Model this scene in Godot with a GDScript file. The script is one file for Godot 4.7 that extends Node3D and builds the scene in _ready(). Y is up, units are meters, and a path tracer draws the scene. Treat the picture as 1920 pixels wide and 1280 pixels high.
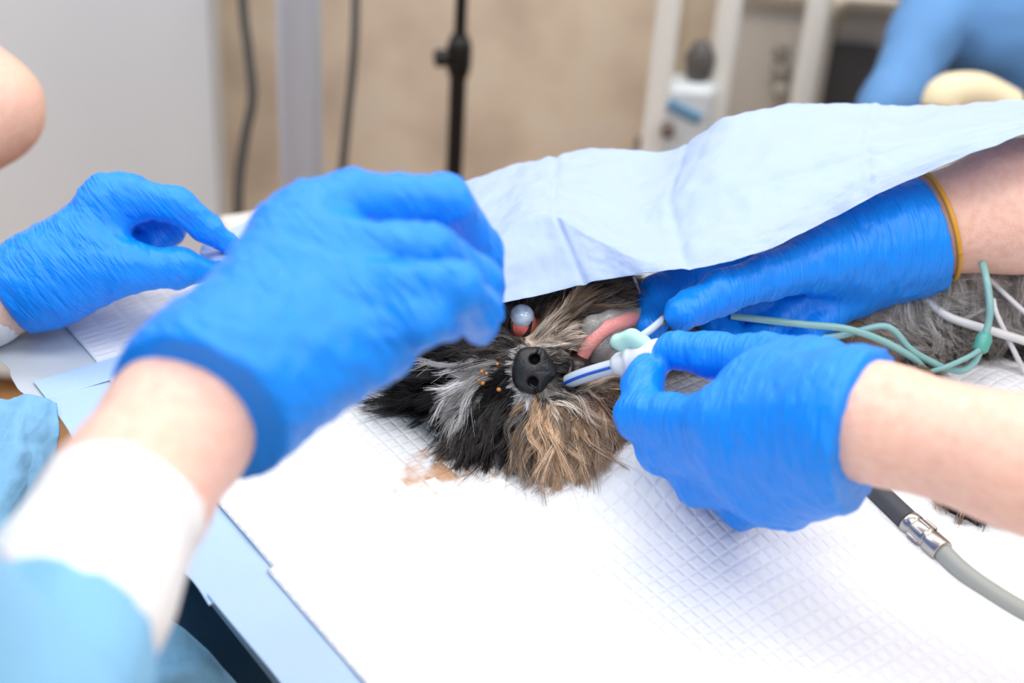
extends Node3D
# A veterinary treatment table: a small anaesthetised dog lies on quilted pads, four gloved hands around it.

const TOP := 0.9                                   # height of the table top
const TU := Vector3(0.7828, 0, -0.6222)            # along the table
const TV := Vector3(0.6222, 0, 0.7828)             # across the table
const TO := Vector3(-0.3071, 0.9, -0.7447)           # far corner of the table top
var rng := RandomNumberGenerator.new()
var taken := {}

# ------------------------------------------------------------------ naming
func numbered(n: String) -> String:
	if not taken.has(n):
		taken[n] = 0
		return n
	taken[n] += 1
	return "%s_%03d" % [n, taken[n]]

func thing(called: String, label: String, category: String, at := Vector3.ZERO, group := "") -> Node3D:
	var o := Node3D.new()
	o.name = numbered(called)
	add_child(o)
	o.position = at
	o.set_meta("label", label)
	o.set_meta("category", category)
	if group:
		o.set_meta("group", group)
	return o

func obj(called: String, mesh: Mesh, m: Material, parent: Node3D, xf := Transform3D()) -> MeshInstance3D:
	var o := MeshInstance3D.new()
	o.name = called
	o.mesh = mesh
	o.material_override = m
	parent.add_child(o, true)
	# the mesh is in world axes unless a transform is given; the thing may stand elsewhere
	o.transform = parent.global_transform.affine_inverse() * xf
	return o

func struct(called: String, mesh: Mesh, m: Material) -> MeshInstance3D:
	var o := obj(called, mesh, m, self)
	o.set_meta("kind", "structure")
	return o

# ------------------------------------------------------------------ materials
func mat(c: Color, rough := 0.6, metal := 0.0, spec := 0.5) -> StandardMaterial3D:
	var m := StandardMaterial3D.new()
	m.albedo_color = c
	m.roughness = rough
	m.metallic = metal
	m.metallic_specular = spec
	return m

func noise_tex(freq: float, oct: int, size := 512, sd := 1, ramp: Gradient = null, kind := FastNoiseLite.TYPE_SIMPLEX_SMOOTH, ridged := false) -> NoiseTexture2D:
	var n := FastNoiseLite.new()
	n.noise_type = kind
	n.seed = sd
	n.frequency = freq
	n.fractal_octaves = oct
	if oct < 2:
		n.fractal_type = FastNoiseLite.FRACTAL_NONE
	if ridged:
		n.fractal_type = FastNoiseLite.FRACTAL_RIDGED
	var t := NoiseTexture2D.new()
	t.width = size
	t.height = size
	t.seamless = true
	t.noise = n
	if ramp:
		t.color_ramp = ramp
	return t

func ramp(a: Color, b: Color) -> Gradient:
	var g := Gradient.new()
	g.set_color(0, a)
	g.set_color(1, b)
	return g

func relief(m: StandardMaterial3D, t: Texture2D, cm: float, scale := Vector3.ONE, tri := true, world := false) -> StandardMaterial3D:
	m.heightmap_enabled = true
	m.heightmap_texture = t
	m.heightmap_scale = cm
	if tri:
		m.uv1_triplanar = true
		m.uv1_world_triplanar = world
	m.uv1_scale = scale
	return m

# ------------------------------------------------------------------ distance fields and surface nets
var gl: Vector3
var gh: float
var gx: int
var gy: int
var gz: int
var gf: PackedFloat32Array

func field(lo: Vector3, hi: Vector3, cell: float) -> void:
	gl = lo
	gh = cell
	gx = int(ceil((hi.x - lo.x) / cell)) + 1
	gy = int(ceil((hi.y - lo.y) / cell)) + 1
	gz = int(ceil((hi.z - lo.z) / cell)) + 1
	gf = PackedFloat32Array()
	gf.resize(gx * gy * gz)
	gf.fill(0.05)

func bone(a: Vector3, b: Vector3, ra: float, rb: float, k := 0.01, cut := false) -> void:
	var r := maxf(ra, rb) + k * 1.2 + gh * 2.0
	var lo := a.min(b) - Vector3(r, r, r) - gl
	var hi := a.max(b) + Vector3(r, r, r) - gl
	var x0 := maxi(0, int(lo.x / gh))
	var y0 := maxi(0, int(lo.y / gh))
	var z0 := maxi(0, int(lo.z / gh))
	var x1 := mini(gx - 1, int(hi.x / gh) + 1)
	var y1 := mini(gy - 1, int(hi.y / gh) + 1)
	var z1 := mini(gz - 1, int(hi.z / gh) + 1)
	var ab := b - a
	var inv := 1.0 / maxf(ab.length_squared(), 1e-9)
	var dr := rb - ra
	for z in range(z0, z1 + 1):
		for y in range(y0, y1 + 1):
			var row := (z * gy + y) * gx
			var q := Vector3(x0 * gh, y * gh, z * gh) + gl - a
			for x in range(x0, x1 + 1):
				var t := clampf(q.dot(ab) * inv, 0.0, 1.0)
				var d := (q - ab * t).length() - ra - dr * t
				q.x += gh
				var f := gf[row + x]
				if cut:
					d = -d
					var hc := maxf(k - absf(f - d), 0.0) / k
					gf[row + x] = maxf(f, d) + hc * hc * k * 0.25
				else:
					var h := maxf(k - absf(f - d), 0.0) / k
					gf[row + x] = minf(f, d) - h * h * k * 0.25

func slice(c: Vector3, n: Vector3) -> void:          # keep what lies on the far side of n
	for z in gz:
		for y in gy:
			var row := (z * gy + y) * gx
			var d := (Vector3(0, y * gh, z * gh) + gl - c).dot(n)
			var s := n.x * gh
			for x in gx:
				if gf[row + x] < d:
					gf[row + x] = d
				d += s

func roughen(amp: float, freq: Vector3, sd := 3, ridged := false) -> void:
	var n := FastNoiseLite.new()
	n.seed = sd
	n.frequency = 1.0
	n.fractal_octaves = 2
	if ridged:
		n.fractal_type = FastNoiseLite.FRACTAL_RIDGED
	for z in gz:
		for y in gy:
			var row := (z * gy + y) * gx
			for x in gx:
				var f := gf[row + x]
				if absf(f) < gh * 2.5:
					gf[row + x] = f + amp * n.get_noise_3d((gl.x + x * gh) * freq.x, (gl.y + y * gh) * freq.y, (gl.z + z * gh) * freq.z)

func net(smooth := 1, tint = null) -> ArrayMesh:
	var id := PackedInt32Array()
	id.resize(gx * gy * gz)
	id.fill(-1)
	var vs := PackedVector3Array()
	var sy := gx
	var sz := gx * gy
	var ca := [0, 1, sy, sy + 1, sz, sz + 1, sz + sy, sz + sy + 1]
	var co := [Vector3(0, 0, 0), Vector3(1, 0, 0), Vector3(0, 1, 0), Vector3(1, 1, 0), Vector3(0, 0, 1), Vector3(1, 0, 1), Vector3(0, 1, 1), Vector3(1, 1, 1)]
	var ed := [[0, 1], [2, 3], [4, 5], [6, 7], [0, 2], [1, 3], [4, 6], [5, 7], [0, 4], [1, 5], [2, 6], [3, 7]]
	for z in gz - 1:
		for y in gy - 1:
			var row := z * sz + y * sy
			for x in gx - 1:
				var o := row + x
				var f0 := gf[o]
				if f0 > gh * 3.0:
					continue
				var s := f0 < 0.0
				if s == (gf[o + 1] < 0.0) and s == (gf[o + sy] < 0.0) and s == (gf[o + sy + 1] < 0.0) and s == (gf[o + sz] < 0.0) and s == (gf[o + sz + 1] < 0.0) and s == (gf[o + sz + sy] < 0.0) and s == (gf[o + sz + sy + 1] < 0.0):
					continue
				var p := Vector3.ZERO
				var c := 0
				for e in ed:
					var a: float = gf[o + ca[e[0]]]
					var b: float = gf[o + ca[e[1]]]
					if (a < 0.0) != (b < 0.0):
						p += (co[e[0]] as Vector3).lerp(co[e[1]], a / (a - b))
						c += 1
				id[o] = vs.size()
				vs.append(gl + (Vector3(x, y, z) + p / c) * gh)
	var ix := PackedInt32Array()
	var steps := [1, sy, sz]
	for z in range(1, gz - 1):
		for y in range(1, gy - 1):
			for x in range(1, gx - 1):
				var o := z * sz + y * sy + x
				var s := gf[o] < 0.0
				for ax in 3:
					if s == (gf[o + steps[ax]] < 0.0):
						continue
					var u: int = steps[(ax + 1) % 3]
					var v: int = steps[(ax + 2) % 3]
					var a := id[o - u - v]
					var b := id[o - v]
					var c := id[o]
					var d := id[o - u]
					if a < 0 or b < 0 or c < 0 or d < 0:
						continue
					if s:
						ix.append_array([a, c, b, a, d, c])
					else:
						ix.append_array([a, b, c, a, c, d])
	for it in smooth:
		var acc := PackedVector3Array()
		acc.resize(vs.size())
		var cnt := PackedFloat32Array()
		cnt.resize(vs.size())
		for t in range(0, ix.size(), 3):
			var a := ix[t]
			var b := ix[t + 1]
			var c := ix[t + 2]
			acc[a] += vs[b] + vs[c]
			acc[b] += vs[a] + vs[c]
			acc[c] += vs[a] + vs[b]
			cnt[a] += 2.0
			cnt[b] += 2.0
			cnt[c] += 2.0
		for n in vs.size():
			if cnt[n] > 0.0:
				vs[n] = vs[n].lerp(acc[n] / cnt[n], 0.6)
	return made(vs, ix, PackedVector2Array(), tint)

func made(vs: PackedVector3Array, ix: PackedInt32Array, uv := PackedVector2Array(), tint = null, cols := PackedColorArray()) -> ArrayMesh:
	var ns := PackedVector3Array()
	ns.resize(vs.size())
	for t in range(0, ix.size(), 3):
		var a := ix[t]
		var b := ix[t + 1]
		var c := ix[t + 2]
		var n := (vs[c] - vs[a]).cross(vs[b] - vs[a])
		ns[a] += n
		ns[b] += n
		ns[c] += n
	for n in ns.size():
		ns[n] = ns[n].normalized()
	var arr := []
	arr.resize(Mesh.ARRAY_MAX)
	arr[Mesh.ARRAY_VERTEX] = vs
	arr[Mesh.ARRAY_NORMAL] = ns
	arr[Mesh.ARRAY_INDEX] = ix
	if uv.size():
		arr[Mesh.ARRAY_TEX_UV] = uv
	if tint != null:
		cols = PackedColorArray()
		cols.resize(vs.size())
		for n in vs.size():
			cols[n] = tint.call(vs[n], ns[n])
	if cols.size():
		arr[Mesh.ARRAY_COLOR] = cols
	var m := ArrayMesh.new()
	m.add_surface_from_arrays(Mesh.PRIMITIVE_TRIANGLES, arr)
	return m

# ------------------------------------------------------------------ swept, lathed and draped shapes
func cr(a: Vector3, b: Vector3, c: Vector3, d: Vector3, t: float) -> Vector3:
	return 0.5 * ((2.0 * b) + (c - a) * t + (2.0 * a - 5.0 * b + 4.0 * c - d) * t * t + (3.0 * b - a - 3.0 * c + d) * t * t * t)

func smooth_path(pts: Array, per := 8) -> PackedVector3Array:
	var o := PackedVector3Array()
	for i in pts.size() - 1:
		for k in per:
			o.append(cr(pts[maxi(i - 1, 0)], pts[i], pts[i + 1], pts[mini(i + 2, pts.size() - 1)], k / float(per)))
	o.append(pts[-1])
	return o

func tube(pts: Array, r: float, sides := 12, r2 := -1.0, per := 8, closed := false, flat := 1.0) -> ArrayMesh:
	var path := smooth_path(pts, per) if pts.size() > 2 else PackedVector3Array(pts)
	var vs := PackedVector3Array()
	var ix := PackedInt32Array()
	var n := path.size()
	var up := Vector3.UP
	for i in n:
		var t := (path[mini(i + 1, n - 1)] - path[maxi(i - 1, 0)]).normalized()
		if i == 0:
			up = Vector3.UP if absf(t.y) < 0.9 else Vector3.RIGHT
		var s := t.cross(up).normalized()
		up = s.cross(t).normalized()
		var rr := r if r2 < 0.0 else lerpf(r, r2, i / float(n - 1))
		for k in sides:
			var a := TAU * k / sides
			vs.append(path[i] + (s * cos(a) + up * sin(a) * flat) * rr)
	for i in n - 1:
		for k in sides:
			var a := i * sides + k
			var b := i * sides + (k + 1) % sides
			ix.append_array([a, a + sides, b, b, a + sides, b + sides])
	if not closed:
		for e in [0, n - 1]:
			var c := vs.size()
			vs.append(path[e])
			for k in sides:
				var a: int = e * sides + k
				var b: int = e * sides + (k + 1) % sides
				ix.append_array([c, a, b] if e == 0 else [c, b, a])
	return made(vs, ix)

func lathe(prof: Array, at: Vector3, axis := Vector3.UP, sides := 24) -> ArrayMesh:   # prof: [radius, height along the axis]
	var vs := PackedVector3Array()
	var ix := PackedInt32Array()
	var s := axis.cross(Vector3.RIGHT if absf(axis.x) < 0.8 else Vector3.UP).normalized()
	var w := axis.cross(s).normalized()
	for p in prof:
		for k in sides + 1:
			var a := TAU * k / sides
			vs.append(at + axis * p[1] + (s * cos(a) + w * sin(a)) * p[0])
	for i in prof.size() - 1:
		for k in sides:
			var a := i * (sides + 1) + k
			ix.append_array([a, a + 1, a + sides + 1, a + 1, a + sides + 2, a + sides + 1])
	return made(vs, ix)

func box(c: Vector3, size: Vector3, bevel := 0.004, turn := Basis()) -> ArrayMesh:
	var st := SurfaceTool.new()
	st.begin(Mesh.PRIMITIVE_TRIANGLES)
	st.set_smooth_group(-1)
	var h := size * 0.5
	var b := minf(bevel, h.x * 0.9)
	b = minf(b, minf(h.y, h.z) * 0.9)
	var v := func(sx, sy, sz, w): # corner point belonging to the face across axis w
		var q := Vector3(sx * (h.x - (0.0 if w == 0 else b)), sy * (h.y - (0.0 if w == 1 else b)), sz * (h.z - (0.0 if w == 2 else b)))
		return c + turn * q
	var quad := func(p: Array):
		var n: Vector3 = (p[1] - p[0]).cross(p[2] - p[0])
		var mid: Vector3 = (p[0] + p[1] + p[2] + p[3]) * 0.25
		if n.dot(mid - c) > 0.0:
			p.reverse()
		for i in [0, 1, 2, 0, 2, 3]:
			st.add_vertex(p[i])
	for s in [-1, 1]:
		quad.call([v.call(s, -1, -1, 0), v.call(s, 1, -1, 0), v.call(s, 1, 1, 0), v.call(s, -1, 1, 0)])
		quad.call([v.call(-1, s, -1, 1), v.call(1, s, -1, 1), v.call(1, s, 1, 1), v.call(-1, s, 1, 1)])
		quad.call([v.call(-1, -1, s, 2), v.call(1, -1, s, 2), v.call(1, 1, s, 2), v.call(-1, 1, s, 2)])
	for s in [-1, 1]:
		for t in [-1, 1]:
			quad.call([v.call(s, t, -1, 0), v.call(s, t, 1, 0), v.call(s, t, 1, 1), v.call(s, t, -1, 1)])
			quad.call([v.call(s, -1, t, 0), v.call(s, 1, t, 0), v.call(s, 1, t, 2), v.call(s, -1, t, 2)])
			quad.call([v.call(-1, s, t, 1), v.call(1, s, t, 1), v.call(1, s, t, 2), v.call(-1, s, t, 2)])
			for w in [-1, 1]:
				var p: Array = [v.call(s, t, w, 0), v.call(s, t, w, 1), v.call(s, t, w, 2)]
				var n: Vector3 = (p[1] - p[0]).cross(p[2] - p[0])
				if n.dot(p[0] - c) > 0.0:
					p.reverse()
				for q in p:
					st.add_vertex(q)
	st.generate_normals()
	return st.commit()

# a sheet through a grid of points (rows of equal length), given a thickness; bend(p, n, u, v) may move each point
func sheet(rows: Array, nu: int, nv: int, thick := 0.0006, bend = null, stiff := 0.0) -> ArrayMesh:
	var R := rows.size()
	var K: int = rows[0].size()
	var top := PackedVector3Array()
	var uv := PackedVector2Array()
	for j in nv + 1:
		var fv := j / float(nv) * (R - 1)
		var r := mini(int(fv), R - 2)
		for i in nu + 1:
			var fu := i / float(nu) * (K - 1)
			var k := mini(int(fu), K - 2)
			var col := []
			for rr in [maxi(r - 1, 0), r, r + 1, mini(r + 2, R - 1)]:
				var w: Array = rows[rr]
				col.append(cr(w[maxi(k - 1, 0)], w[k], w[k + 1], w[mini(k + 2, K - 1)], fu - k))
			top.append(cr(col[0], col[1], col[2], col[3], fv - r).lerp((col[1] as Vector3).lerp(col[2], fv - r), stiff))
			uv.append(Vector2(i / float(nu), j / float(nv)))
	var W := nu + 1
	var nor := PackedVector3Array()
	for j in nv + 1:
		for i in W:
			var a := top[j * W + mini(i + 1, nu)] - top[j * W + maxi(i - 1, 0)]
			var b := top[mini(j + 1, nv) * W + i] - top[maxi(j - 1, 0) * W + i]
			nor.append(a.cross(b).normalized())
	if bend != null:
		for n in top.size():
			top[n] = bend.call(top[n], nor[n], uv[n].x, uv[n].y)
	var vs := top.duplicate()
	var n0 := top.size()
	for n in n0:
		vs.append(top[n] - nor[n] * thick)
	uv.append_array(uv.duplicate())
	var ix := PackedInt32Array()
	for j in nv:
		for i in nu:
			var a := j * W + i
			ix.append_array([a, a + W, a + 1, a + 1, a + W, a + W + 1])
			ix.append_array([a + n0, a + 1 + n0, a + W + n0, a + 1 + n0, a + W + 1 + n0, a + W + n0])
	for i in nu:
		for j in [0, nv]:
			var a: int = j * W + i
			ix.append_array([a, a + 1, a + n0, a + 1, a + 1 + n0, a + n0] if j == 0 else [a, a + n0, a + 1, a + 1, a + n0, a + 1 + n0])
	for j in nv:
		for i in [0, nu]:
			var a: int = j * W + i
			ix.append_array([a, a + n0, a + W, a + W, a + n0, a + W + n0] if i == 0 else [a, a + W, a + n0, a + W, a + W + n0, a + n0])
	return made(vs, ix, uv)

func on_table(du: float, dv: float, h := 0.0) -> Vector3:
	return TO + TU * du + TV * dv + Vector3(0, h, 0)

# ------------------------------------------------------------------ gloves and arms
# one glove as a continuous skin over its bones, in a frame whose x runs along the hand
func glove(person: Node3D, m: Material, wrist: Vector3, ahead: Vector3, side: Vector3, bones: Array, cuff_at: Vector3, cuff_dir: Vector3, bead_r: float, cell := 0.002, sd := 1) -> MeshInstance3D:
	var x := (ahead - wrist).normalized()
	var y := (side - x * side.dot(x)).normalized()
	var xf := Transform3D(Basis(x, y, x.cross(y)), wrist)
	var inv := xf.affine_inverse()
	var lo := Vector3(9, 9, 9)
	var hi := -lo
	var loc := []
	for b in bones:
		var p: Vector3 = inv * (b[0] as Vector3)
		var q: Vector3 = inv * (b[1] as Vector3)
		var r := maxf(b[2], b[3]) * 0.001 + 0.008
		lo = lo.min(p - Vector3(r, r, r)).min(q - Vector3(r, r, r))
		hi = hi.max(p + Vector3(r, r, r)).max(q + Vector3(r, r, r))
		loc.append([p, q, b[2] * 0.001, b[3] * 0.001, b[4] * 0.001 if b.size() > 4 else 0.009])
	field(lo, hi, cell)
	for b in loc:
		bone(b[0], b[1], b[2], b[3], b[4])
	var n := (inv.basis * cuff_dir).normalized()     # out of the glove, up the arm
	var c := inv * cuff_at
	# loose folds in the rubber run across the hand
	roughen(0.0009, Vector3(90, 40, 40), sd)
	roughen(-0.0012, Vector3(190, 45, 45), sd + 7, true)
	slice(c, n)
	var s := n.cross(Vector3.UP if absf(n.y) < 0.9 else Vector3.RIGHT).normalized()
	var w := n.cross(s)
	for k in 20:                                     # rolled bead round the cuff
		var a := TAU * k / 20.0
		var b := TAU * (k + 1) / 20.0
		bone(c + (s * cos(a) + w * sin(a)) * bead_r, c + (s * cos(b) + w * sin(b)) * bead_r, 0.0014, 0.0014, 0.002)
	return obj("glove", net(1), m, person, xf)

func limbs(called: String, parts: Array, m: Material, person: Node3D, cell := 0.006, k := 0.02, cuts := [], rough := 0.0, rfreq := Vector3(20, 20, 20)) -> MeshInstance3D:
	var lo := Vector3(99, 99, 99)
	var hi := -lo
	for b in parts:
		var r := maxf(b[2], b[3]) + cell * 3.0
		lo = lo.min(b[0] - Vector3(r, r, r)).min(b[1] - Vector3(r, r, r))
		hi = hi.max(b[0] + Vector3(r, r, r)).max(b[1] + Vector3(r, r, r))
	field(lo, hi, cell)
	for b in parts:
		bone(b[0], b[1], b[2], b[3], k)
	if rough > 0.0:
		roughen(rough, rfreq, 5)
	for c in cuts:
		slice(c[0], c[1])
	return obj(called, net(2), m, person)

# ------------------------------------------------------------------ fur
# coat colours, linear; several hairs of each kind
var coat := {
	"black": [Color(0.010, 0.010, 0.012), Color(0.016, 0.015, 0.016), Color(0.024, 0.021, 0.020), Color(0.008, 0.008, 0.010), Color(0.07, 0.065, 0.065)],
	"dark": [Color(0.03, 0.028, 0.028), Color(0.05, 0.045, 0.042), Color(0.10, 0.085, 0.075), Color(0.02, 0.02, 0.022), Color(0.22, 0.19, 0.16)],
	"grey": [Color(0.20, 0.18, 0.165), Color(0.30, 0.27, 0.24), Color(0.12, 0.11, 0.10), Color(0.42, 0.38, 0.34), Color(0.06, 0.055, 0.05)],
	"tan": [Color(0.46, 0.30, 0.18), Color(0.55, 0.38, 0.25), Color(0.36, 0.22, 0.13), Color(0.62, 0.47, 0.34), Color(0.16, 0.10, 0.065)],
	"brown": [Color(0.24, 0.155, 0.10), Color(0.34, 0.22, 0.14), Color(0.14, 0.09, 0.06), Color(0.42, 0.30, 0.21), Color(0.07, 0.05, 0.04)],
	"cream": [Color(0.62, 0.52, 0.43), Color(0.70, 0.62, 0.54), Color(0.50, 0.40, 0.31), Color(0.38, 0.29, 0.22), Color(0.75, 0.71, 0.66)],
	"white": [Color(0.70, 0.70, 0.72), Color(0.80, 0.80, 0.82), Color(0.60, 0.60, 0.62), Color(0.85, 0.85, 0.86), Color(0.34, 0.34, 0.36)],
	"silver": [Color(0.34, 0.33, 0.32), Color(0.44, 0.43, 0.42), Color(0.26, 0.25, 0.245), Color(0.52, 0.51, 0.50), Color(0.17, 0.165, 0.16)],
}

func nearest(p: Vector3, guides: Array) -> Array:
	var best: Array = guides[0]
	var bd := 1e9
	for g in guides:
		var d := p.distance_squared_to(g[0])
		if d < bd:
			bd = d
			best = g
	return best

func fur(skin: ArrayMesh, guides: Array, clumps: int, per: int, width: float, spread: float, avoid := [], curl := 0.06, seg := 7, side := Vector3.ZERO, sd := 1, scale := 1.0, only := [], floor_y := 0.903) -> ArrayMesh:
	rng.seed = sd
	var arr := skin.surface_get_arrays(0)
	var sv: PackedVector3Array = arr[Mesh.ARRAY_VERTEX]
	var sn: PackedVector3Array = arr[Mesh.ARRAY_NORMAL]
	var si: PackedInt32Array = arr[Mesh.ARRAY_INDEX]
	var cum := PackedFloat32Array()
	var total := 0.0
	for t in range(0, si.size(), 3):
		var a := (sv[si[t + 1]] - sv[si[t]]).cross(sv[si[t + 2]] - sv[si[t]]).length()
		if side != Vector3.ZERO and sn[si[t]].dot(side) < -0.15:
			a *= 0.15
		total += a
		cum.append(total)
	var vs := PackedVector3Array()
	var ns := PackedVector3Array()
	var cs := PackedColorArray()
	var ix := PackedInt32Array()
	for c in clumps:
		var t := cum.bsearch(rng.randf() * total) * 3
		t = mini(t, si.size() - 3)
		var u := rng.randf()
		var v := rng.randf()
		if u + v > 1.0:
			u = 1.0 - u
			v = 1.0 - v
		var p := sv[si[t]] * (1.0 - u - v) + sv[si[t + 1]] * u + sv[si[t + 2]] * v
		var n := sn[si[t]]
		var skip := false
		for a in avoid:
			if p.distance_to(a[0]) < a[1]:
				skip = true
		if only.size():
			var near := false
			for a in only:
				if p.distance_to(a[0]) < a[1]:
					near = true
			skip = skip or not near
		if skip:
			continue
		var vec := Vector3.ZERO
		var len := 0.0
		var sum := 0.0
		var pick: Array = guides[0]
		var roll := 1e18
		for g in guides:
			var d := p.distance_squared_to(g[0]) + 4e-6
			var w := 1.0 / (d * d)
			vec += (g[1] as Vector3) * w
			len += (g[1] as Vector3).length() * w
			sum += w
			var key := -log(maxf(rng.randf(), 1e-6)) / (w * w)
			if key < roll:
				roll = key
				pick = g
		vec = vec.normalized() * len / sum * scale
		vec += Vector3(rng.randfn(), rng.randfn(), rng.randfn()) * vec.length() * 0.17
		if vec.dot(n) < 0.0:
			vec -= n * vec.dot(n) * 0.8
		var L := vec.length() * rng.randf_range(0.75, 1.2)
		vec = vec.normalized() * L
		var mid := p + (n * 0.35 + vec.normalized() * 0.75).normalized() * L * 0.5
		var tip := p + vec
		var tang := vec.cross(n).normalized()
		var amp := L * curl * rng.randf_range(0.2, 1.6) * (float(pick[3]) if pick.size() > 3 else 1.0)
		var ph := rng.randf() * TAU
		var wav := rng.randf_range(2.5, 5.5)
		var shades: Array = coat[pick[2]]
		var tone := rng.randf_range(0.55, 1.4)
		var rad := spread * rng.randf_range(0.6, 1.3)
		var conv := rng.randf_range(0.35, 0.9)
		for k in per:
			var ang := rng.randf() * TAU
			var rr := sqrt(rng.randf()) * rad
			var off := (tang * cos(ang) + n.cross(tang) * sin(ang)) * rr
			var lf := rng.randf_range(0.65, 1.1)
			var fly := 0.035 if rng.randf() > 0.1 else 0.16
			var jit := Vector3(rng.randfn(), rng.randfn(), rng.randfn()) * L * fly
			var col: Color = shades[mini(int(rng.randf() * 4.6), 4)] * (tone * rng.randf_range(0.8, 1.2))
			col.a = 1.0
			var w := width * rng.randf_range(0.6, 1.3)
			var base := vs.size()
			var last := p
			for s in seg:
				var q := s / float(seg - 1)
				var e := q * lf
				var pos := p.lerp(mid, e).lerp(mid.lerp(tip, e), e)
				pos += off * (1.0 - conv * q) - n * 0.0008 * (1.0 - q)
				pos += jit * q * q + tang * amp * (sin(ph + wav * e) - sin(ph)) * q
				if pos.y < floor_y:
					pos.y = floor_y + rr * 0.5
				var dir := (pos - last) if s > 0 else vec
				var sd2 := dir.cross(n + jit * 8.0).normalized() * w * (1.0 - 0.75 * q * q) * 0.5
				last = pos
				var nn := sd2.cross(dir).normalized()
				if nn.dot(n) < 0.0:
					nn = -nn
				vs.append(pos - sd2)
				vs.append(pos + sd2)
				ns.append(nn)
				ns.append(nn)
				cs.append(col)
				cs.append(col)
				if s > 0:
					var b := base + s * 2
					ix.append_array([b - 2, b, b - 1, b - 1, b, b + 1])
	var out := []
	out.resize(Mesh.ARRAY_MAX)
	out[Mesh.ARRAY_VERTEX] = vs
	out[Mesh.ARRAY_NORMAL] = ns
	out[Mesh.ARRAY_COLOR] = cs
	out[Mesh.ARRAY_INDEX] = ix
	var m := ArrayMesh.new()
	m.add_surface_from_arrays(Mesh.PRIMITIVE_TRIANGLES, out)
	return m

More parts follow.
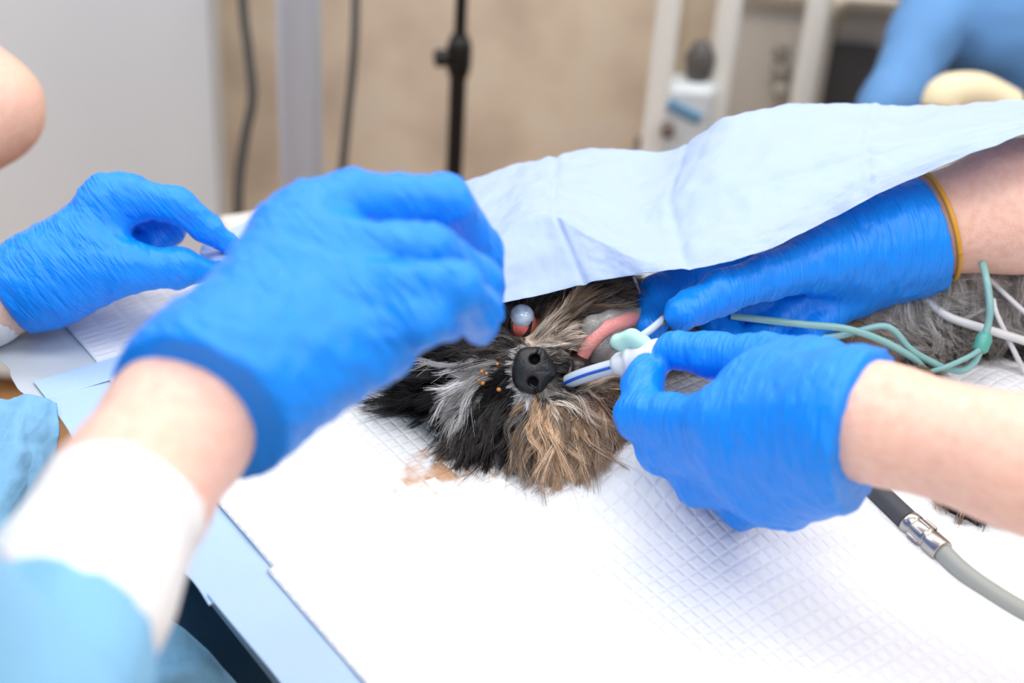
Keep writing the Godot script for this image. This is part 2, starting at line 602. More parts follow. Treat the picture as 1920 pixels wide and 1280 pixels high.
func build_dog() -> void:
	var dog := thing("dog", "small black, white and tan long-haired dog lying on its side, tongue out, cloudy eye", "dog", Vector3(0.0153, 0.9000, -0.6888))
	var head := [
		# HEAD BONES
		[Vector3(-0.0238, 0.9358, -0.7116), Vector3(-0.0159, 0.9346, -0.7061), 0.0360, 0.0360],
		[Vector3(-0.0159, 0.9346, -0.7061), Vector3(0.0082, 0.9377, -0.6962), 0.0360, 0.0200],
		[Vector3(0.0083, 0.9361, -0.6976), Vector3(0.0185, 0.9404, -0.6873), 0.0155, 0.0095],
		[Vector3(0.0253, 0.9471, -0.6974), Vector3(0.0220, 0.9361, -0.6763), 0.0130, 0.0130],
		[Vector3(0.0111, 0.9491, -0.7293), Vector3(0.0357, 0.9454, -0.7388), 0.0210, 0.0240],
		[Vector3(0.0357, 0.9454, -0.7388), Vector3(0.0664, 0.9225, -0.7657), 0.0250, 0.0270],
		[Vector3(-0.0032, 0.9155, -0.6800), Vector3(-0.0141, 0.9154, -0.6634), 0.0170, 0.0120],
		[Vector3(0.0229, 0.9250, -0.6694), Vector3(0.0207, 0.9196, -0.6519), 0.0150, 0.0140],
		[Vector3(0.0466, 0.9210, -0.6834), Vector3(0.0378, 0.9206, -0.6525), 0.0190, 0.0150],
		[Vector3(0.0592, 0.9184, -0.7101), Vector3(0.0470, 0.9162, -0.6852), 0.0200, 0.0160],
		[Vector3(-0.0373, 0.9124, -0.7016), Vector3(-0.0620, 0.9086, -0.6922), 0.0150, 0.0070],
		# END HEAD BONES
	]
	var trunk := [
		[Vector3(0.0664, 0.9225, -0.7657), Vector3(0.1262, 0.9197, -0.7876), 0.0270, 0.0280],
		[Vector3(0.1262, 0.9197, -0.7876), Vector3(0.1975, 0.9204, -0.8057), 0.0280, 0.0400], [Vector3(0.1975, 0.9204, -0.8057), Vector3(0.2473, 0.9228, -0.8249), 0.0400, 0.0520],
		[Vector3(0.2473, 0.9228, -0.8249), Vector3(0.3400, 0.9186, -0.8518), 0.0520, 0.0560],
		[Vector3(0.3400, 0.9186, -0.8518), Vector3(0.4659, 0.9181, -0.8632), 0.0560, 0.0500],
		[Vector3(0.2212, 0.9222, -0.7714), Vector3(0.2266, 0.9180, -0.7099), 0.0200, 0.0150],     # foreleg towards the paw
		[Vector3(0.2266, 0.9180, -0.7099), Vector3(0.2422, 0.9072, -0.6442), 0.0130, 0.0110],
		[Vector3(0.2422, 0.9072, -0.6442), Vector3(0.2469, 0.9053, -0.6311), 0.0130, 0.0110],
	]
	var guides := [
		# forehead and the black hair above the blaze
		[Vector3(-0.0029, 0.9595, -0.6822), Vector3(-0.0186, -0.0000, 0.0024), "dark"], [Vector3(-0.0080, 0.9673, -0.6908), Vector3(-0.0159, 0.0036, 0.0025), "black"], [Vector3(-0.0180, 0.9677, -0.6888), Vector3(-0.0200, 0.0043, 0.0044), "black"], [Vector3(-0.0157, 0.9602, -0.6793), Vector3(-0.0213, 0.0066, 0.0053), "black"],
		[Vector3(-0.0255, 0.9573, -0.6772), Vector3(-0.0141, 0.0058, 0.0058), "black"], [Vector3(-0.0075, 0.9708, -0.7077), Vector3(-0.0120, 0.0063, 0.0008), "dark"], [Vector3(-0.0248, 0.9730, -0.7016), Vector3(-0.0171, 0.0020, 0.0058), "black"], [Vector3(-0.0082, 0.9557, -0.6767), Vector3(-0.0198, 0.0015, 0.0050), "dark"],
		[Vector3(0.0005, 0.9538, -0.6782), Vector3(-0.0128, -0.0004, 0.0026), "dark"], [Vector3(0.0044, 0.9577, -0.6833), Vector3(-0.0058, 0.0019, 0.0011), "dark"],
		# white blaze running back from the nose
		[Vector3(-0.0119, 0.9481, -0.6722), Vector3(-0.0210, -0.0009, 0.0065), "silver"], [Vector3(-0.0189, 0.9466, -0.6710), Vector3(-0.0179, -0.0013, 0.0091), "white"], [Vector3(-0.0238, 0.9410, -0.6700), Vector3(-0.0163, -0.0028, 0.0112), "white"], [Vector3(-0.0256, 0.9382, -0.6696), Vector3(-0.0147, -0.0110, 0.0163), "white"],
		[Vector3(-0.0185, 0.9406, -0.6697), Vector3(-0.0196, -0.0149, 0.0187), "white"], [Vector3(-0.0337, 0.9414, -0.6717), Vector3(-0.0161, 0.0034, 0.0073), "black"], [Vector3(-0.0204, 0.9327, -0.6683), Vector3(-0.0097, -0.0143, 0.0184), "silver"],
		# lower cheek, black, hanging to the pad
		[Vector3(-0.0017, 0.9447, -0.6733), Vector3(-0.0125, -0.0022, 0.0061), "black"], [Vector3(-0.0069, 0.9378, -0.6701), Vector3(-0.0161, -0.0080, 0.0132), "black"], [Vector3(-0.0009, 0.9335, -0.6695), Vector3(-0.0143, -0.0134, 0.0178), "black"], [Vector3(-0.0148, 0.9289, -0.6643), Vector3(-0.0123, -0.0186, 0.0199), "black"],
		[Vector3(-0.0058, 0.9251, -0.6608), Vector3(-0.0107, -0.0202, 0.0221), "black"], [Vector3(0.0028, 0.9243, -0.6629), Vector3(-0.0066, -0.0195, 0.0228), "black"], [Vector3(-0.0139, 0.9224, -0.6536), Vector3(-0.0083, -0.0151, 0.0165), "black"], [Vector3(0.0010, 0.9033, -0.6672), Vector3(-0.0014, -0.0151, 0.0165), "black"], [Vector3(-0.0228, 0.9221, -0.6580), Vector3(-0.0086, -0.0122, 0.0135), "dark"],
		# the ear lying on the pad
		[Vector3(-0.0387, 0.9284, -0.6748), Vector3(-0.0227, 0.0008, 0.0066), "black"], [Vector3(-0.0450, 0.9301, -0.6795), Vector3(-0.0202, 0.0082, 0.0043), "black"], [Vector3(-0.0480, 0.9159, -0.6844), Vector3(-0.0260, 0.0006, 0.0067), "black"], [Vector3(-0.0571, 0.9149, -0.6873), Vector3(-0.0204, 0.0029, 0.0041), "black"],
		[Vector3(-0.0387, 0.9139, -0.6806), Vector3(-0.0226, -0.0042, 0.0097), "black"], [Vector3(-0.0509, 0.9071, -0.6862), Vector3(-0.0172, -0.0025, 0.0063), "black"], [Vector3(-0.0341, 0.9078, -0.6821), Vector3(-0.0122, -0.0073, 0.0116), "black"],
		# round the eye and the upper cheek
		[Vector3(0.0119, 0.9647, -0.7121), Vector3(0.0038, 0.0088, -0.0031), "dark"], [Vector3(0.0057, 0.9675, -0.7153), Vector3(-0.0034, 0.0063, -0.0004), "dark"], [Vector3(0.0139, 0.9614, -0.6979), Vector3(0.0078, 0.0129, -0.0022), "brown"], [Vector3(0.0130, 0.9584, -0.6861), Vector3(0.0117, 0.0166, -0.0021), "cream"], [Vector3(0.0171, 0.9603, -0.6917), Vector3(0.0157, 0.0215, -0.0028), "cream"],
		[Vector3(0.0227, 0.9596, -0.7078), Vector3(0.0176, 0.0188, -0.0023), "tan"], [Vector3(0.0208, 0.9645, -0.7165), Vector3(0.0123, 0.0133, -0.0024), "dark"], [Vector3(0.0313, 0.9625, -0.7156), Vector3(0.0196, 0.0135, -0.0002), "brown"], [Vector3(0.0340, 0.9668, -0.7204), Vector3(0.0168, 0.0123, -0.0018), "dark"], [Vector3(0.0430, 0.9664, -0.7223), Vector3(0.0140, 0.0097, -0.0001), "grey"],
		[Vector3(0.0489, 0.9671, -0.7278), Vector3(0.0174, 0.0048, 0.0029), "brown"], [Vector3(0.0555, 0.9610, -0.7273), Vector3(0.0145, 0.0054, 0.0013), "silver"], [Vector3(0.0243, 0.9609, -0.6945), Vector3(0.0113, 0.0040, 0.0022), "cream"], [Vector3(0.0287, 0.9584, -0.7105), Vector3(0.0141, 0.0084, 0.0006), "grey"], [Vector3(0.0202, 0.9586, -0.6866), Vector3(0.0155, 0.0050, 0.0016), "cream"],
		# muzzle: short dark hair beside the nose, white rim behind it
		[Vector3(0.0204, 0.9564, -0.6820), Vector3(0.0098, 0.0034, 0.0003), "grey"], [Vector3(0.0250, 0.9537, -0.6787), Vector3(0.0086, 0.0006, 0.0008), "dark"], [Vector3(0.0239, 0.9504, -0.6732), Vector3(0.0064, -0.0015, 0.0021), "black"], [Vector3(0.0242, 0.9463, -0.6664), Vector3(0.0073, -0.0021, 0.0037), "dark"], [Vector3(0.0189, 0.9418, -0.6622), Vector3(0.0087, -0.0020, 0.0036), "grey"],
		[Vector3(0.0136, 0.9518, -0.6760), Vector3(0.0031, 0.0018, 0.0013), "black"], [Vector3(0.0142, 0.9463, -0.6688), Vector3(0.0032, 0.0003, 0.0022), "black"], [Vector3(0.0177, 0.9395, -0.6603), Vector3(0.0045, -0.0023, 0.0062), "dark"],
		[Vector3(0.0057, 0.9535, -0.6793), Vector3(-0.0036, 0.0026, 0.0019), "white"], [Vector3(0.0044, 0.9477, -0.6749), Vector3(-0.0034, 0.0014, 0.0026), "white"], [Vector3(0.0058, 0.9416, -0.6711), Vector3(-0.0036, -0.0003, 0.0037), "white"], [Vector3(0.0090, 0.9384, -0.6661), Vector3(-0.0026, -0.0021, 0.0049), "white"], [Vector3(0.0088, 0.9566, -0.6830), Vector3(-0.0017, 0.0039, 0.0011), "cream"],
		# beard, tan, hanging over the pad
		[Vector3(0.0137, 0.9359, -0.6591), Vector3(-0.0035, -0.0060, 0.0132), "tan", 1.9], [Vector3(0.0166, 0.9357, -0.6557), Vector3(0.0070, -0.0142, 0.0206), "tan", 1.9], [Vector3(0.0097, 0.9315, -0.6585), Vector3(-0.0038, -0.0197, 0.0217), "grey", 1.9], [Vector3(0.0142, 0.9318, -0.6486), Vector3(-0.0022, -0.0217, 0.0230), "tan", 1.9], [Vector3(0.0226, 0.9338, -0.6468), Vector3(0.0034, -0.0224, 0.0258), "tan", 1.9],
		[Vector3(0.0280, 0.9367, -0.6532), Vector3(0.0128, -0.0185, 0.0210), "brown", 1.9], [Vector3(0.0311, 0.9332, -0.6437), Vector3(0.0076, -0.0233, 0.0240), "tan", 1.9], [Vector3(0.0379, 0.9360, -0.6504), Vector3(0.0145, -0.0231, 0.0238), "brown", 1.9], [Vector3(0.0421, 0.9371, -0.6593), Vector3(0.0161, -0.0245, 0.0224), "tan", 1.9], [Vector3(0.0453, 0.9324, -0.6467), Vector3(0.0073, -0.0205, 0.0187), "tan", 1.9],
		[Vector3(0.0509, 0.9372, -0.6705), Vector3(0.0132, -0.0226, 0.0212), "brown", 1.9], [Vector3(0.0599, 0.9352, -0.6797), Vector3(0.0103, -0.0212, 0.0191), "brown", 1.9], [Vector3(0.0277, 0.9395, -0.6590), Vector3(0.0171, -0.0004, 0.0073), "cream", 1.9], [Vector3(0.0391, 0.9400, -0.6674), Vector3(0.0161, 0.0115, 0.0023), "cream", 1.9], [Vector3(0.0478, 0.9400, -0.6789), Vector3(0.0135, 0.0102, 0.0007), "tan", 1.9], [Vector3(0.0539, 0.9393, -0.6887), Vector3(0.0066, -0.0112, 0.0140), "brown", 1.9],
		[Vector3(0.0094, 0.9211, -0.6435), Vector3(-0.0028, -0.0151, 0.0154), "dark"], [Vector3(0.0233, 0.9260, -0.6384), Vector3(-0.0012, -0.0178, 0.0182), "tan", 1.9], [Vector3(0.0359, 0.9271, -0.6384), Vector3(0.0043, -0.0181, 0.0172), "tan", 1.9],
	]
	var body_guides := []
	for g in [["silver", Vector3(0.2034, 0.9430, -0.7844)], ["grey", Vector3(0.2171, 0.9329, -0.7781)], ["silver", Vector3(0.2359, 0.9395, -0.7822)], ["silver", Vector3(0.2547, 0.9460, -0.7863)], ["silver", Vector3(0.2865, 0.9456, -0.7979)], ["grey", Vector3(0.2691, 0.9278, -0.7749)], ["silver", Vector3(0.3038, 0.9328, -0.7899)],
			["dark", Vector3(0.3018, 0.9136, -0.7896)], ["grey", Vector3(0.2517, 0.9239, -0.7489)], ["brown", Vector3(0.1879, 0.9335, -0.7549)], ["brown", Vector3(0.1706, 0.9326, -0.7661)], ["grey", Vector3(0.1393, 0.9392, -0.7821)], ["brown", Vector3(0.2236, 0.9179, -0.7098)], ["tan", Vector3(0.2391, 0.9144, -0.6369)], ["dark", Vector3(0.2454, 0.9083, -0.6272)], ["silver", Vector3(0.3381, 0.9520, -0.8137)], ["silver", Vector3(0.4085, 0.9456, -0.8215)], ["dark", Vector3(0.3612, 0.9146, -0.8021)], ["white", Vector3(0.0675, 0.9567, -0.7576)], ["silver", Vector3(0.0758, 0.9506, -0.7538)], ["dark", Vector3(0.0612, 0.9577, -0.7582)]]:
		body_guides.append([g[1], Vector3(rng.randf_range(0.004, 0.016), -0.008 + rng.randf_range(-0.006, 0.004), rng.randf_range(0.0, 0.012)), g[0], 2.2])
	var hide := mat(Color.WHITE, 0.75)
	hide.vertex_color_use_as_albedo = true
	var undercoat := func(p: Vector3, _n: Vector3) -> Color:
		return coat[nearest(p, guides)[2]][0]
	var lo := Vector3(9, 9, 9)
	var hi := -lo
	for b in head:
		lo = lo.min(b[0] - Vector3.ONE * 0.045).min(b[1] - Vector3.ONE * 0.045)
		hi = hi.max(b[0] + Vector3.ONE * 0.045).max(b[1] + Vector3.ONE * 0.045)
	field(lo, hi, 0.003)
	for b in head:
		bone(b[0], b[1], b[2], b[3], 0.012)
	# the mouth, opened by the tube
	bone(Vector3(0.0331, 0.9495, -0.6706), Vector3(0.0432, 0.9280, -0.7102), 0.0055, 0.0070, 0.004, true)
	bone(Vector3(0.0346, 0.9517, -0.6779), Vector3(0.0452, 0.9409, -0.7183), 0.0050, 0.0060, 0.004, true)
	# socket of the eye
	bone(Vector3(0.0037, 0.9646, -0.6918), Vector3(0.0038, 0.9532, -0.7106), 0.0072, 0.0080, 0.003, true)
	slice(Vector3(0, 0.9035, 0), Vector3.DOWN)
	var skull := net(2, undercoat)
	var grey_skin := func(p: Vector3, _n: Vector3) -> Color:
		return coat[nearest(p, body_guides)[2]][0]
	lo = Vector3(9, 9, 9)
	hi = -lo
	for b in trunk:
		lo = lo.min(b[0] - Vector3.ONE * 0.065).min(b[1] - Vector3.ONE * 0.065)
		hi = hi.max(b[0] + Vector3.ONE * 0.065).max(b[1] + Vector3.ONE * 0.065)
	field(lo, hi, 0.006)
	for b in trunk:
		bone(b[0], b[1], b[2], b[3], 0.02)
	slice(Vector3(0, 0.9035, 0), Vector3.DOWN)
	var barrel := net(2, grey_skin)
	obj("body", joined([skull, barrel]), hide, dog)
	print("dog skin ", Time.get_ticks_msec())
	var hair := mat(Color.WHITE, 0.34, 0.0, 0.32)
	hair.vertex_color_use_as_albedo = true
	var eye := Vector3(0.0043, 0.9581, -0.7043)
	var avoid := [[Vector3(0.0128, 0.9503, -0.6782), 0.0078], [Vector3(0.0134, 0.9428, -0.6735), 0.0078], [Vector3(0.0160, 0.9471, -0.6762), 0.0060], [Vector3(0.0043, 0.9602, -0.7008), 0.0088], [Vector3(0.0040, 0.9631, -0.7050), 0.0070], [Vector3(0.0058, 0.9568, -0.6976), 0.0082], [Vector3(0.0363, 0.9455, -0.6823), 0.0110], [Vector3(0.0441, 0.9514, -0.7013), 0.0140], [Vector3(0.0530, 0.9530, -0.7140), 0.0140]]
	var coat_part := obj("fur", fur(skull, guides, 2100, 26, 0.00026, 0.0026, avoid, 0.11, 8, Vector3(0, 0.5, 1), 11), hair, dog)
	coat_part.set_meta("kind", "stuff")
	var under := obj("undercoat", fur(skull, guides, 4200, 11, 0.00024, 0.0026, avoid, 0.10, 5, Vector3(0, 0.5, 1), 21, 0.42), hair, dog)
	under.set_meta("kind", "stuff")
	var rim_guides := []
	for g in [[Vector3(0.0073, 0.9546, -0.6804), Vector3(-0.0042, 0.0044, 0.0032), "white"], [Vector3(0.0041, 0.9512, -0.6773), Vector3(-0.0046, 0.0032, 0.0039), "white"], [Vector3(0.0034, 0.9463, -0.6742), Vector3(-0.0043, 0.0020, 0.0046), "white"], [Vector3(0.0044, 0.9411, -0.6717), Vector3(-0.0039, 0.0008, 0.0054), "white"], [Vector3(0.0076, 0.9376, -0.6670), Vector3(-0.0032, -0.0005, 0.0062), "white"]]:
		rim_guides.append(g)
	var rim := obj("nose_rim_fur", fur(skull, rim_guides, 9000, 10, 0.00022, 0.0014, [], 0.03, 5, Vector3(0, 0.3, 1), 31, 0.75, [[Vector3(0.0070, 0.9542, -0.6800), 0.0042], [Vector3(0.0053, 0.9506, -0.6768), 0.0044], [Vector3(0.0048, 0.9465, -0.6741), 0.0044], [Vector3(0.0060, 0.9422, -0.6713), 0.0044], [Vector3(0.0087, 0.9391, -0.6670), 0.0042]]), hair, dog)
	rim.set_meta("kind", "stuff")
	var coat2 := obj("body_fur", fur(barrel, body_guides, 2600, 20, 0.0003, 0.004, [], 0.18, 6, Vector3(0, 0.5, 1), 12), hair, dog)
	coat2.set_meta("kind", "stuff")
	print("dog fur ", Time.get_ticks_msec())
	# nose leather with two nostrils
	var nf := (Vector3(0.0135, 0.9530, -0.6669) - Vector3(0.0139, 0.9393, -0.6878)).normalized()     # the way the nose points
	var nu := (Vector3(0.0067, 0.9503, -0.6711) - Vector3(0.0153, 0.9503, -0.6711)).normalized()         # the top of the muzzle
	var nl := nf.cross(nu).normalized()
	nu = nl.cross(nf).normalized()
	var nc := Vector3(0.0125, 0.9491, -0.6715)
	field(nc - Vector3.ONE * 0.024, nc + Vector3.ONE * 0.024, 0.0008)
	for s in [-1, 1]:
		bone(nc + nl * 0.0056 * s + nu * 0.0035, nc + nl * 0.0066 * s - nu * 0.0015 + nf * 0.001, 0.0068, 0.0064, 0.005)
	bone(nc + nu * 0.004 + nf * 0.001, nc - nu * 0.0065 + nf * 0.0005, 0.0066, 0.0050, 0.005)
	bone(nc - nu * 0.005, nc - nu * 0.010 - nf * 0.004, 0.0046, 0.0040, 0.005)
	for s in [-1, 1]:
		bone(nc + nl * 0.0058 * s + nu * 0.0002 + nf * 0.009, nc + nl * 0.0064 * s - nu * 0.0012 - nf * 0.0022, 0.0029, 0.0024, 0.0012, true)
		bone(nc + nl * 0.0070 * s - nu * 0.0015 + nf * 0.008, nc + nl * 0.0135 * s - nu * 0.0034 + nf * 0.002, 0.0013, 0.0009, 0.001, true)
	bone(nc - nu * 0.003 + nf * 0.0078, nc - nu * 0.016 + nf * 0.0050, 0.0006, 0.0009, 0.001, true)
	var leather := mat(Color(0.10, 0.105, 0.12), 0.40, 0.0, 0.5)
	relief(leather, noise_tex(0.05, 2, 256, 5, null, FastNoiseLite.TYPE_CELLULAR), 0.03, Vector3(60, 60, 60))
	obj("nose", net(1), leather, dog)
	# eye: cloudy cornea, inflamed white, dark lid rim
	var ef := (Vector3(0.0027, 0.9705, -0.6837) - Vector3(0.0038, 0.9547, -0.7092)).normalized()
	var ball := SphereMesh.new()
	ball.radius = 0.0088
	ball.height = 0.0176
	ball.radial_segments = 48
	ball.rings = 24
	var inflamed := mat(Color(0.80, 0.42, 0.39), 0.18)
	inflamed.clearcoat_enabled = true
	inflamed.clearcoat = 1.0
	inflamed.clearcoat_roughness = 0.04
	inflamed.albedo_texture = noise_tex(0.02, 4, 256, 9, ramp(Color(0.75, 0.6, 0.6), Color(1.25, 1.3, 1.3)))
	var eb := obj("eyeball", ball, inflamed, dog, Transform3D(Basis(), eye))
	var cap := SphereMesh.new()
	cap.radius = 0.0070
	cap.height = 0.0140
	cap.radial_segments = 48
	cap.rings = 24
	var cloudy := mat(Color(0.74, 0.81, 0.89), 0.12)
	cloudy.clearcoat_enabled = true
	cloudy.clearcoat = 1.0
	cloudy.clearcoat_roughness = 0.03
	cloudy.albedo_texture = noise_tex(0.012, 3, 256, 19, ramp(Color(0.80, 0.84, 0.88), Color(1.1, 1.1, 1.1)))
	obj("cornea", cap, cloudy, eb, Transform3D(Basis(), eye + ef * 0.0042 + (Vector3(0.0043, 0.9634, -0.7029) - Vector3(0.0040, 0.9599, -0.7007)) * 0.9))
	var lid := mat(Color(0.05, 0.045, 0.045), 0.35)
	var ring := []
	for k in 17:
		var a := TAU * k / 16.0
		var q := (Vector3(0.0098, 0.9603, -0.7009) - Vector3(0.0040, 0.9599, -0.7007)) * cos(a) * (0.92 + 0.08 * sin(a)) + (Vector3(0.0051, 0.9682, -0.7059) - Vector3(0.0046, 0.9602, -0.7009)) * sin(a) * (1.0 if sin(a) > 0 else 1.12)
		ring.append(eye + ef * (0.0070 - 0.0018 * absf(sin(a))) + q)
	obj("eyelid", tube(ring, 0.0011, 10, -1.0, 6, true), lid, dog)
	# tongue: two dark mottled edges and the pink fold between them
	var slate := mat(Color(0.60, 0.59, 0.58), 0.25)
	slate.albedo_texture = noise_tex(0.06, 3, 256, 23, ramp(Color(0.80, 0.79, 0.78), Color(1.12, 1.12, 1.12)))
	relief(slate, noise_tex(0.2, 1, 256, 4), 0.004, Vector3(40, 40, 40))
	var pink := mat(Color(0.90, 0.58, 0.56), 0.28)
	pink.subsurf_scatter_enabled = true
	pink.subsurf_scatter_strength = 0.15
	relief(pink, noise_tex(0.06, 2, 256, 6), 0.04, Vector3(40, 40, 40))
	var tongue := obj("tongue", tube([Vector3(0.0341, 0.9362, -0.6882), Vector3(0.0374, 0.9464, -0.6864), Vector3(0.0420, 0.9575, -0.6886), Vector3(0.0501, 0.9648, -0.6943), Vector3(0.0604, 0.9660, -0.7021), Vector3(0.0742, 0.9642, -0.7128)], 0.0030, 16, 0.0052, 8), pink, dog)
	limbs_part("pigmented_edge", [[Vector3(0.0410, 0.9595, -0.6934), Vector3(0.0434, 0.9652, -0.6957), 0.0046, 0.0048], [Vector3(0.0434, 0.9652, -0.6957), Vector3(0.0529, 0.9674, -0.7006), 0.0048, 0.0040], [Vector3(0.0529, 0.9674, -0.7006), Vector3(0.0723, 0.9666, -0.7096), 0.0040, 0.0040]], slate, tongue, 0.001, 0.005)
	limbs_part("pigmented_edge", [[Vector3(0.0456, 0.9395, -0.6927), Vector3(0.0475, 0.9523, -0.6948), 0.0040, 0.0050], [Vector3(0.0475, 0.9523, -0.6948), Vector3(0.0552, 0.9585, -0.6998), 0.0050, 0.0055], [Vector3(0.0552, 0.9585, -0.6998), Vector3(0.0733, 0.9576, -0.7110), 0.0055, 0.0060], [Vector3(0.0520, 0.9451, -0.6985), Vector3(0.0682, 0.9492, -0.7081), 0.0060, 0.0060]], slate, tongue, 0.001, 0.005)
	limbs_part("mouth_lining", [[Vector3(0.0384, 0.9493, -0.7011), Vector3(0.0363, 0.9450, -0.6831), 0.0045, 0.0065], [Vector3(0.0363, 0.9450, -0.6831), Vector3(0.0334, 0.9382, -0.6730), 0.0065, 0.0045]], mat(Color(0.16, 0.09, 0.09), 0.35), dog, 0.001, 0.004)
	var lip := mat(Color(0.09, 0.075, 0.075), 0.35)
	obj("lip", tube([Vector3(0.0300, 0.9513, -0.6859), Vector3(0.0324, 0.9505, -0.6783), Vector3(0.0319, 0.9472, -0.6727), Vector3(0.0314, 0.9423, -0.6697), Vector3(0.0342, 0.9364, -0.6695)], 0.0016, 10, 0.0014), lip, dog)
	obj("lip", tube([Vector3(0.0435, 0.9382, -0.6706), Vector3(0.0452, 0.9358, -0.6656), Vector3(0.0474, 0.9328, -0.6637)], 0.0022, 10), mat(Color(0.55, 0.33, 0.31), 0.35), dog)
	# amber drops of antiseptic on the fur
	var amber := mat(Color(0.70, 0.44, 0.06), 0.08)
	amber.clearcoat_enabled = true
	for q in [[Vector3(-0.0377, 0.9335, -0.6670), 0.0017], [Vector3(-0.0151, 0.9496, -0.6662), 0.0012], [Vector3(-0.0141, 0.9438, -0.6638), 0.0013], [Vector3(-0.0071, 0.9528, -0.6697), 0.0010], [Vector3(-0.0124, 0.9491, -0.6653), 0.0009], [Vector3(-0.0053, 0.9402, -0.6641), 0.0014], [Vector3(-0.0162, 0.9455, -0.6641), 0.0009]]:
		var drop := SphereMesh.new()
		drop.radius = q[1]
		drop.height = q[1] * 1.7
		drop.radial_segments = 12
		drop.rings = 6
		obj("amber_drop", drop, amber, dog, Transform3D(Basis(), q[0]))

func limbs_part(called: String, parts: Array, m: Material, parent: Node3D, cell: float, k: float) -> void:
	limbs(called, parts, m, parent, cell, k)

func joined(ms: Array) -> ArrayMesh:
	var st := SurfaceTool.new()
	st.begin(Mesh.PRIMITIVE_TRIANGLES)
	for m in ms:
		st.append_from(m, 0, Transform3D())
	return st.commit()

# ------------------------------------------------------------------ the place
func _ready() -> void:
	# camera
	var cam := Camera3D.new()
	cam.name = "camera"
	add_child(cam)
	var lens := CameraAttributesPhysical.new()
	lens.frustum_focal_length = 52.5
	lens.frustum_focus_distance = 0.805
	lens.frustum_near = 0.05
	lens.frustum_far = 50.0
	lens.exposure_aperture = 5.0
	cam.attributes = lens
	cam.fov = 25.75
	cam.near = 0.05
	cam.transform = Transform3D(Basis(Vector3(0.9976, 0.0592, -0.0370), Vector3(-0.0698, 0.8460, -0.5286), Vector3(-0.0000, 0.5299, 0.8480)), Vector3(0, 1.386, 0))
	cam.current = true
	# surroundings: a closed room, lit by its ceiling panels
	var we := WorldEnvironment.new()
	we.name = "surroundings"
	var env := Environment.new()
	env.background_mode = Environment.BG_COLOR
	env.background_color = Color(0.02, 0.02, 0.022)
	env.tonemap_mode = Environment.TONE_MAPPER_LINEAR
	env.tonemap_exposure = 0.95
	env.sdfgi_enabled = true
	env.ssao_enabled = true
	env.ssil_enabled = true
	we.environment = env
	add_child(we)
	for z in [-1.72, -0.40, 0.95]:
		for x in [-1.55, 0.0, 1.55]:
			ceiling_panel(Vector3(x, 2.66, z), 1.2, 0.6)
	print("cam ", cam.fov)
	room()
	background()
	table_and_pads()
	people()
	print("people ", Time.get_ticks_msec())
	build_dog()
	small_things()
	drape()
	print("done ", Time.get_ticks_msec())

func ceiling_panel(at: Vector3, w: float, d: float) -> void:
	var t := thing("ceiling_panel_light", "white oblong LED panel set flush in the ceiling", "ceiling light", at, "ceiling panel lights")
	var frame := mat(Color(0.9, 0.9, 0.9), 0.4)
	for s in [-1, 1]:
		obj("frame", box(at + Vector3(0, 0.02, s * (d * 0.5 + 0.015)), Vector3(w + 0.06, 0.04, 0.03)), frame, t)
		obj("frame", box(at + Vector3(s * (w * 0.5 + 0.015), 0.02, 0), Vector3(0.03, 0.04, d)), frame, t)
	var glow := mat(Color(0.95, 0.95, 0.95), 0.6)
	glow.emission_enabled = true
	glow.emission = Color(1.0, 0.98, 0.95)
	glow.emission_energy_multiplier = 2.0
	obj("light_diffuser", box(at + Vector3(0, 0.022, 0), Vector3(w, 0.006, d), 0.001), glow, t)
	var l := AreaLight3D.new()
	l.name = "panel_light"
	l.area_size = Vector2(w, d)
	l.light_color = Color(0.985, 0.99, 1.0)
	l.light_energy = 1.15
	l.area_range = 12.0
	l.area_attenuation = 2.0
	l.shadow_enabled = true
	t.add_child(l)
	l.transform = Transform3D(Basis(Vector3.RIGHT, -PI / 2), Vector3(0, 0.012, 0))

func room() -> void:
	var tile := mat(Color(0.945, 0.895, 0.825), 0.45)
	tile.albedo_texture = noise_tex(0.006, 4, 512, 31, ramp(Color(0.90, 0.88, 0.86), Color(1.06, 1.05, 1.03)))
	relief(tile, noise_tex(0.05, 3, 256, 8), 0.03, Vector3(1.6, 1.6, 1.6), true, true)
	var paint := mat(Color(0.87, 0.87, 0.86), 0.7)
	relief(paint, noise_tex(0.3, 2, 256, 8), 0.02, Vector3(2, 2, 2), true, true)
	var wood := mat(Color(0.66, 0.49, 0.33), 0.5)
	wood.albedo_texture = noise_tex(0.01, 4, 512, 12, ramp(Color(0.8, 0.78, 0.75), Color(1.1, 1.08, 1.05)))
	relief(wood, noise_tex(0.05, 2, 256, 8), 0.02, Vector3(0.5, 1.0, 4.0), true, true)
	struct("floor", box(Vector3(0, -0.05, -0.05), Vector3(5.4, 0.1, 4.4)), wood)
	struct("ceiling", box(Vector3(0, 2.75, -0.05), Vector3(5.4, 0.1, 4.4)), paint)
	struct("wall_back", box(Vector3(0, 1.35, -2.20), Vector3(5.4, 2.7, 0.1)), tile)
	struct("wall_front", box(Vector3(0, 1.35, 2.1), Vector3(5.4, 2.7, 0.1)), paint)
	struct("wall_left", box(Vector3(-2.65, 1.35, -0.05), Vector3(0.1, 2.7, 4.2)), paint)
	struct("wall_right", box(Vector3(2.65, 1.35, -0.05), Vector3(0.1, 2.7, 4.2)), paint)
	struct("baseboard_back", box(Vector3(0, 0.04, -2.142), Vector3(5.2, 0.08, 0.015)), tile)

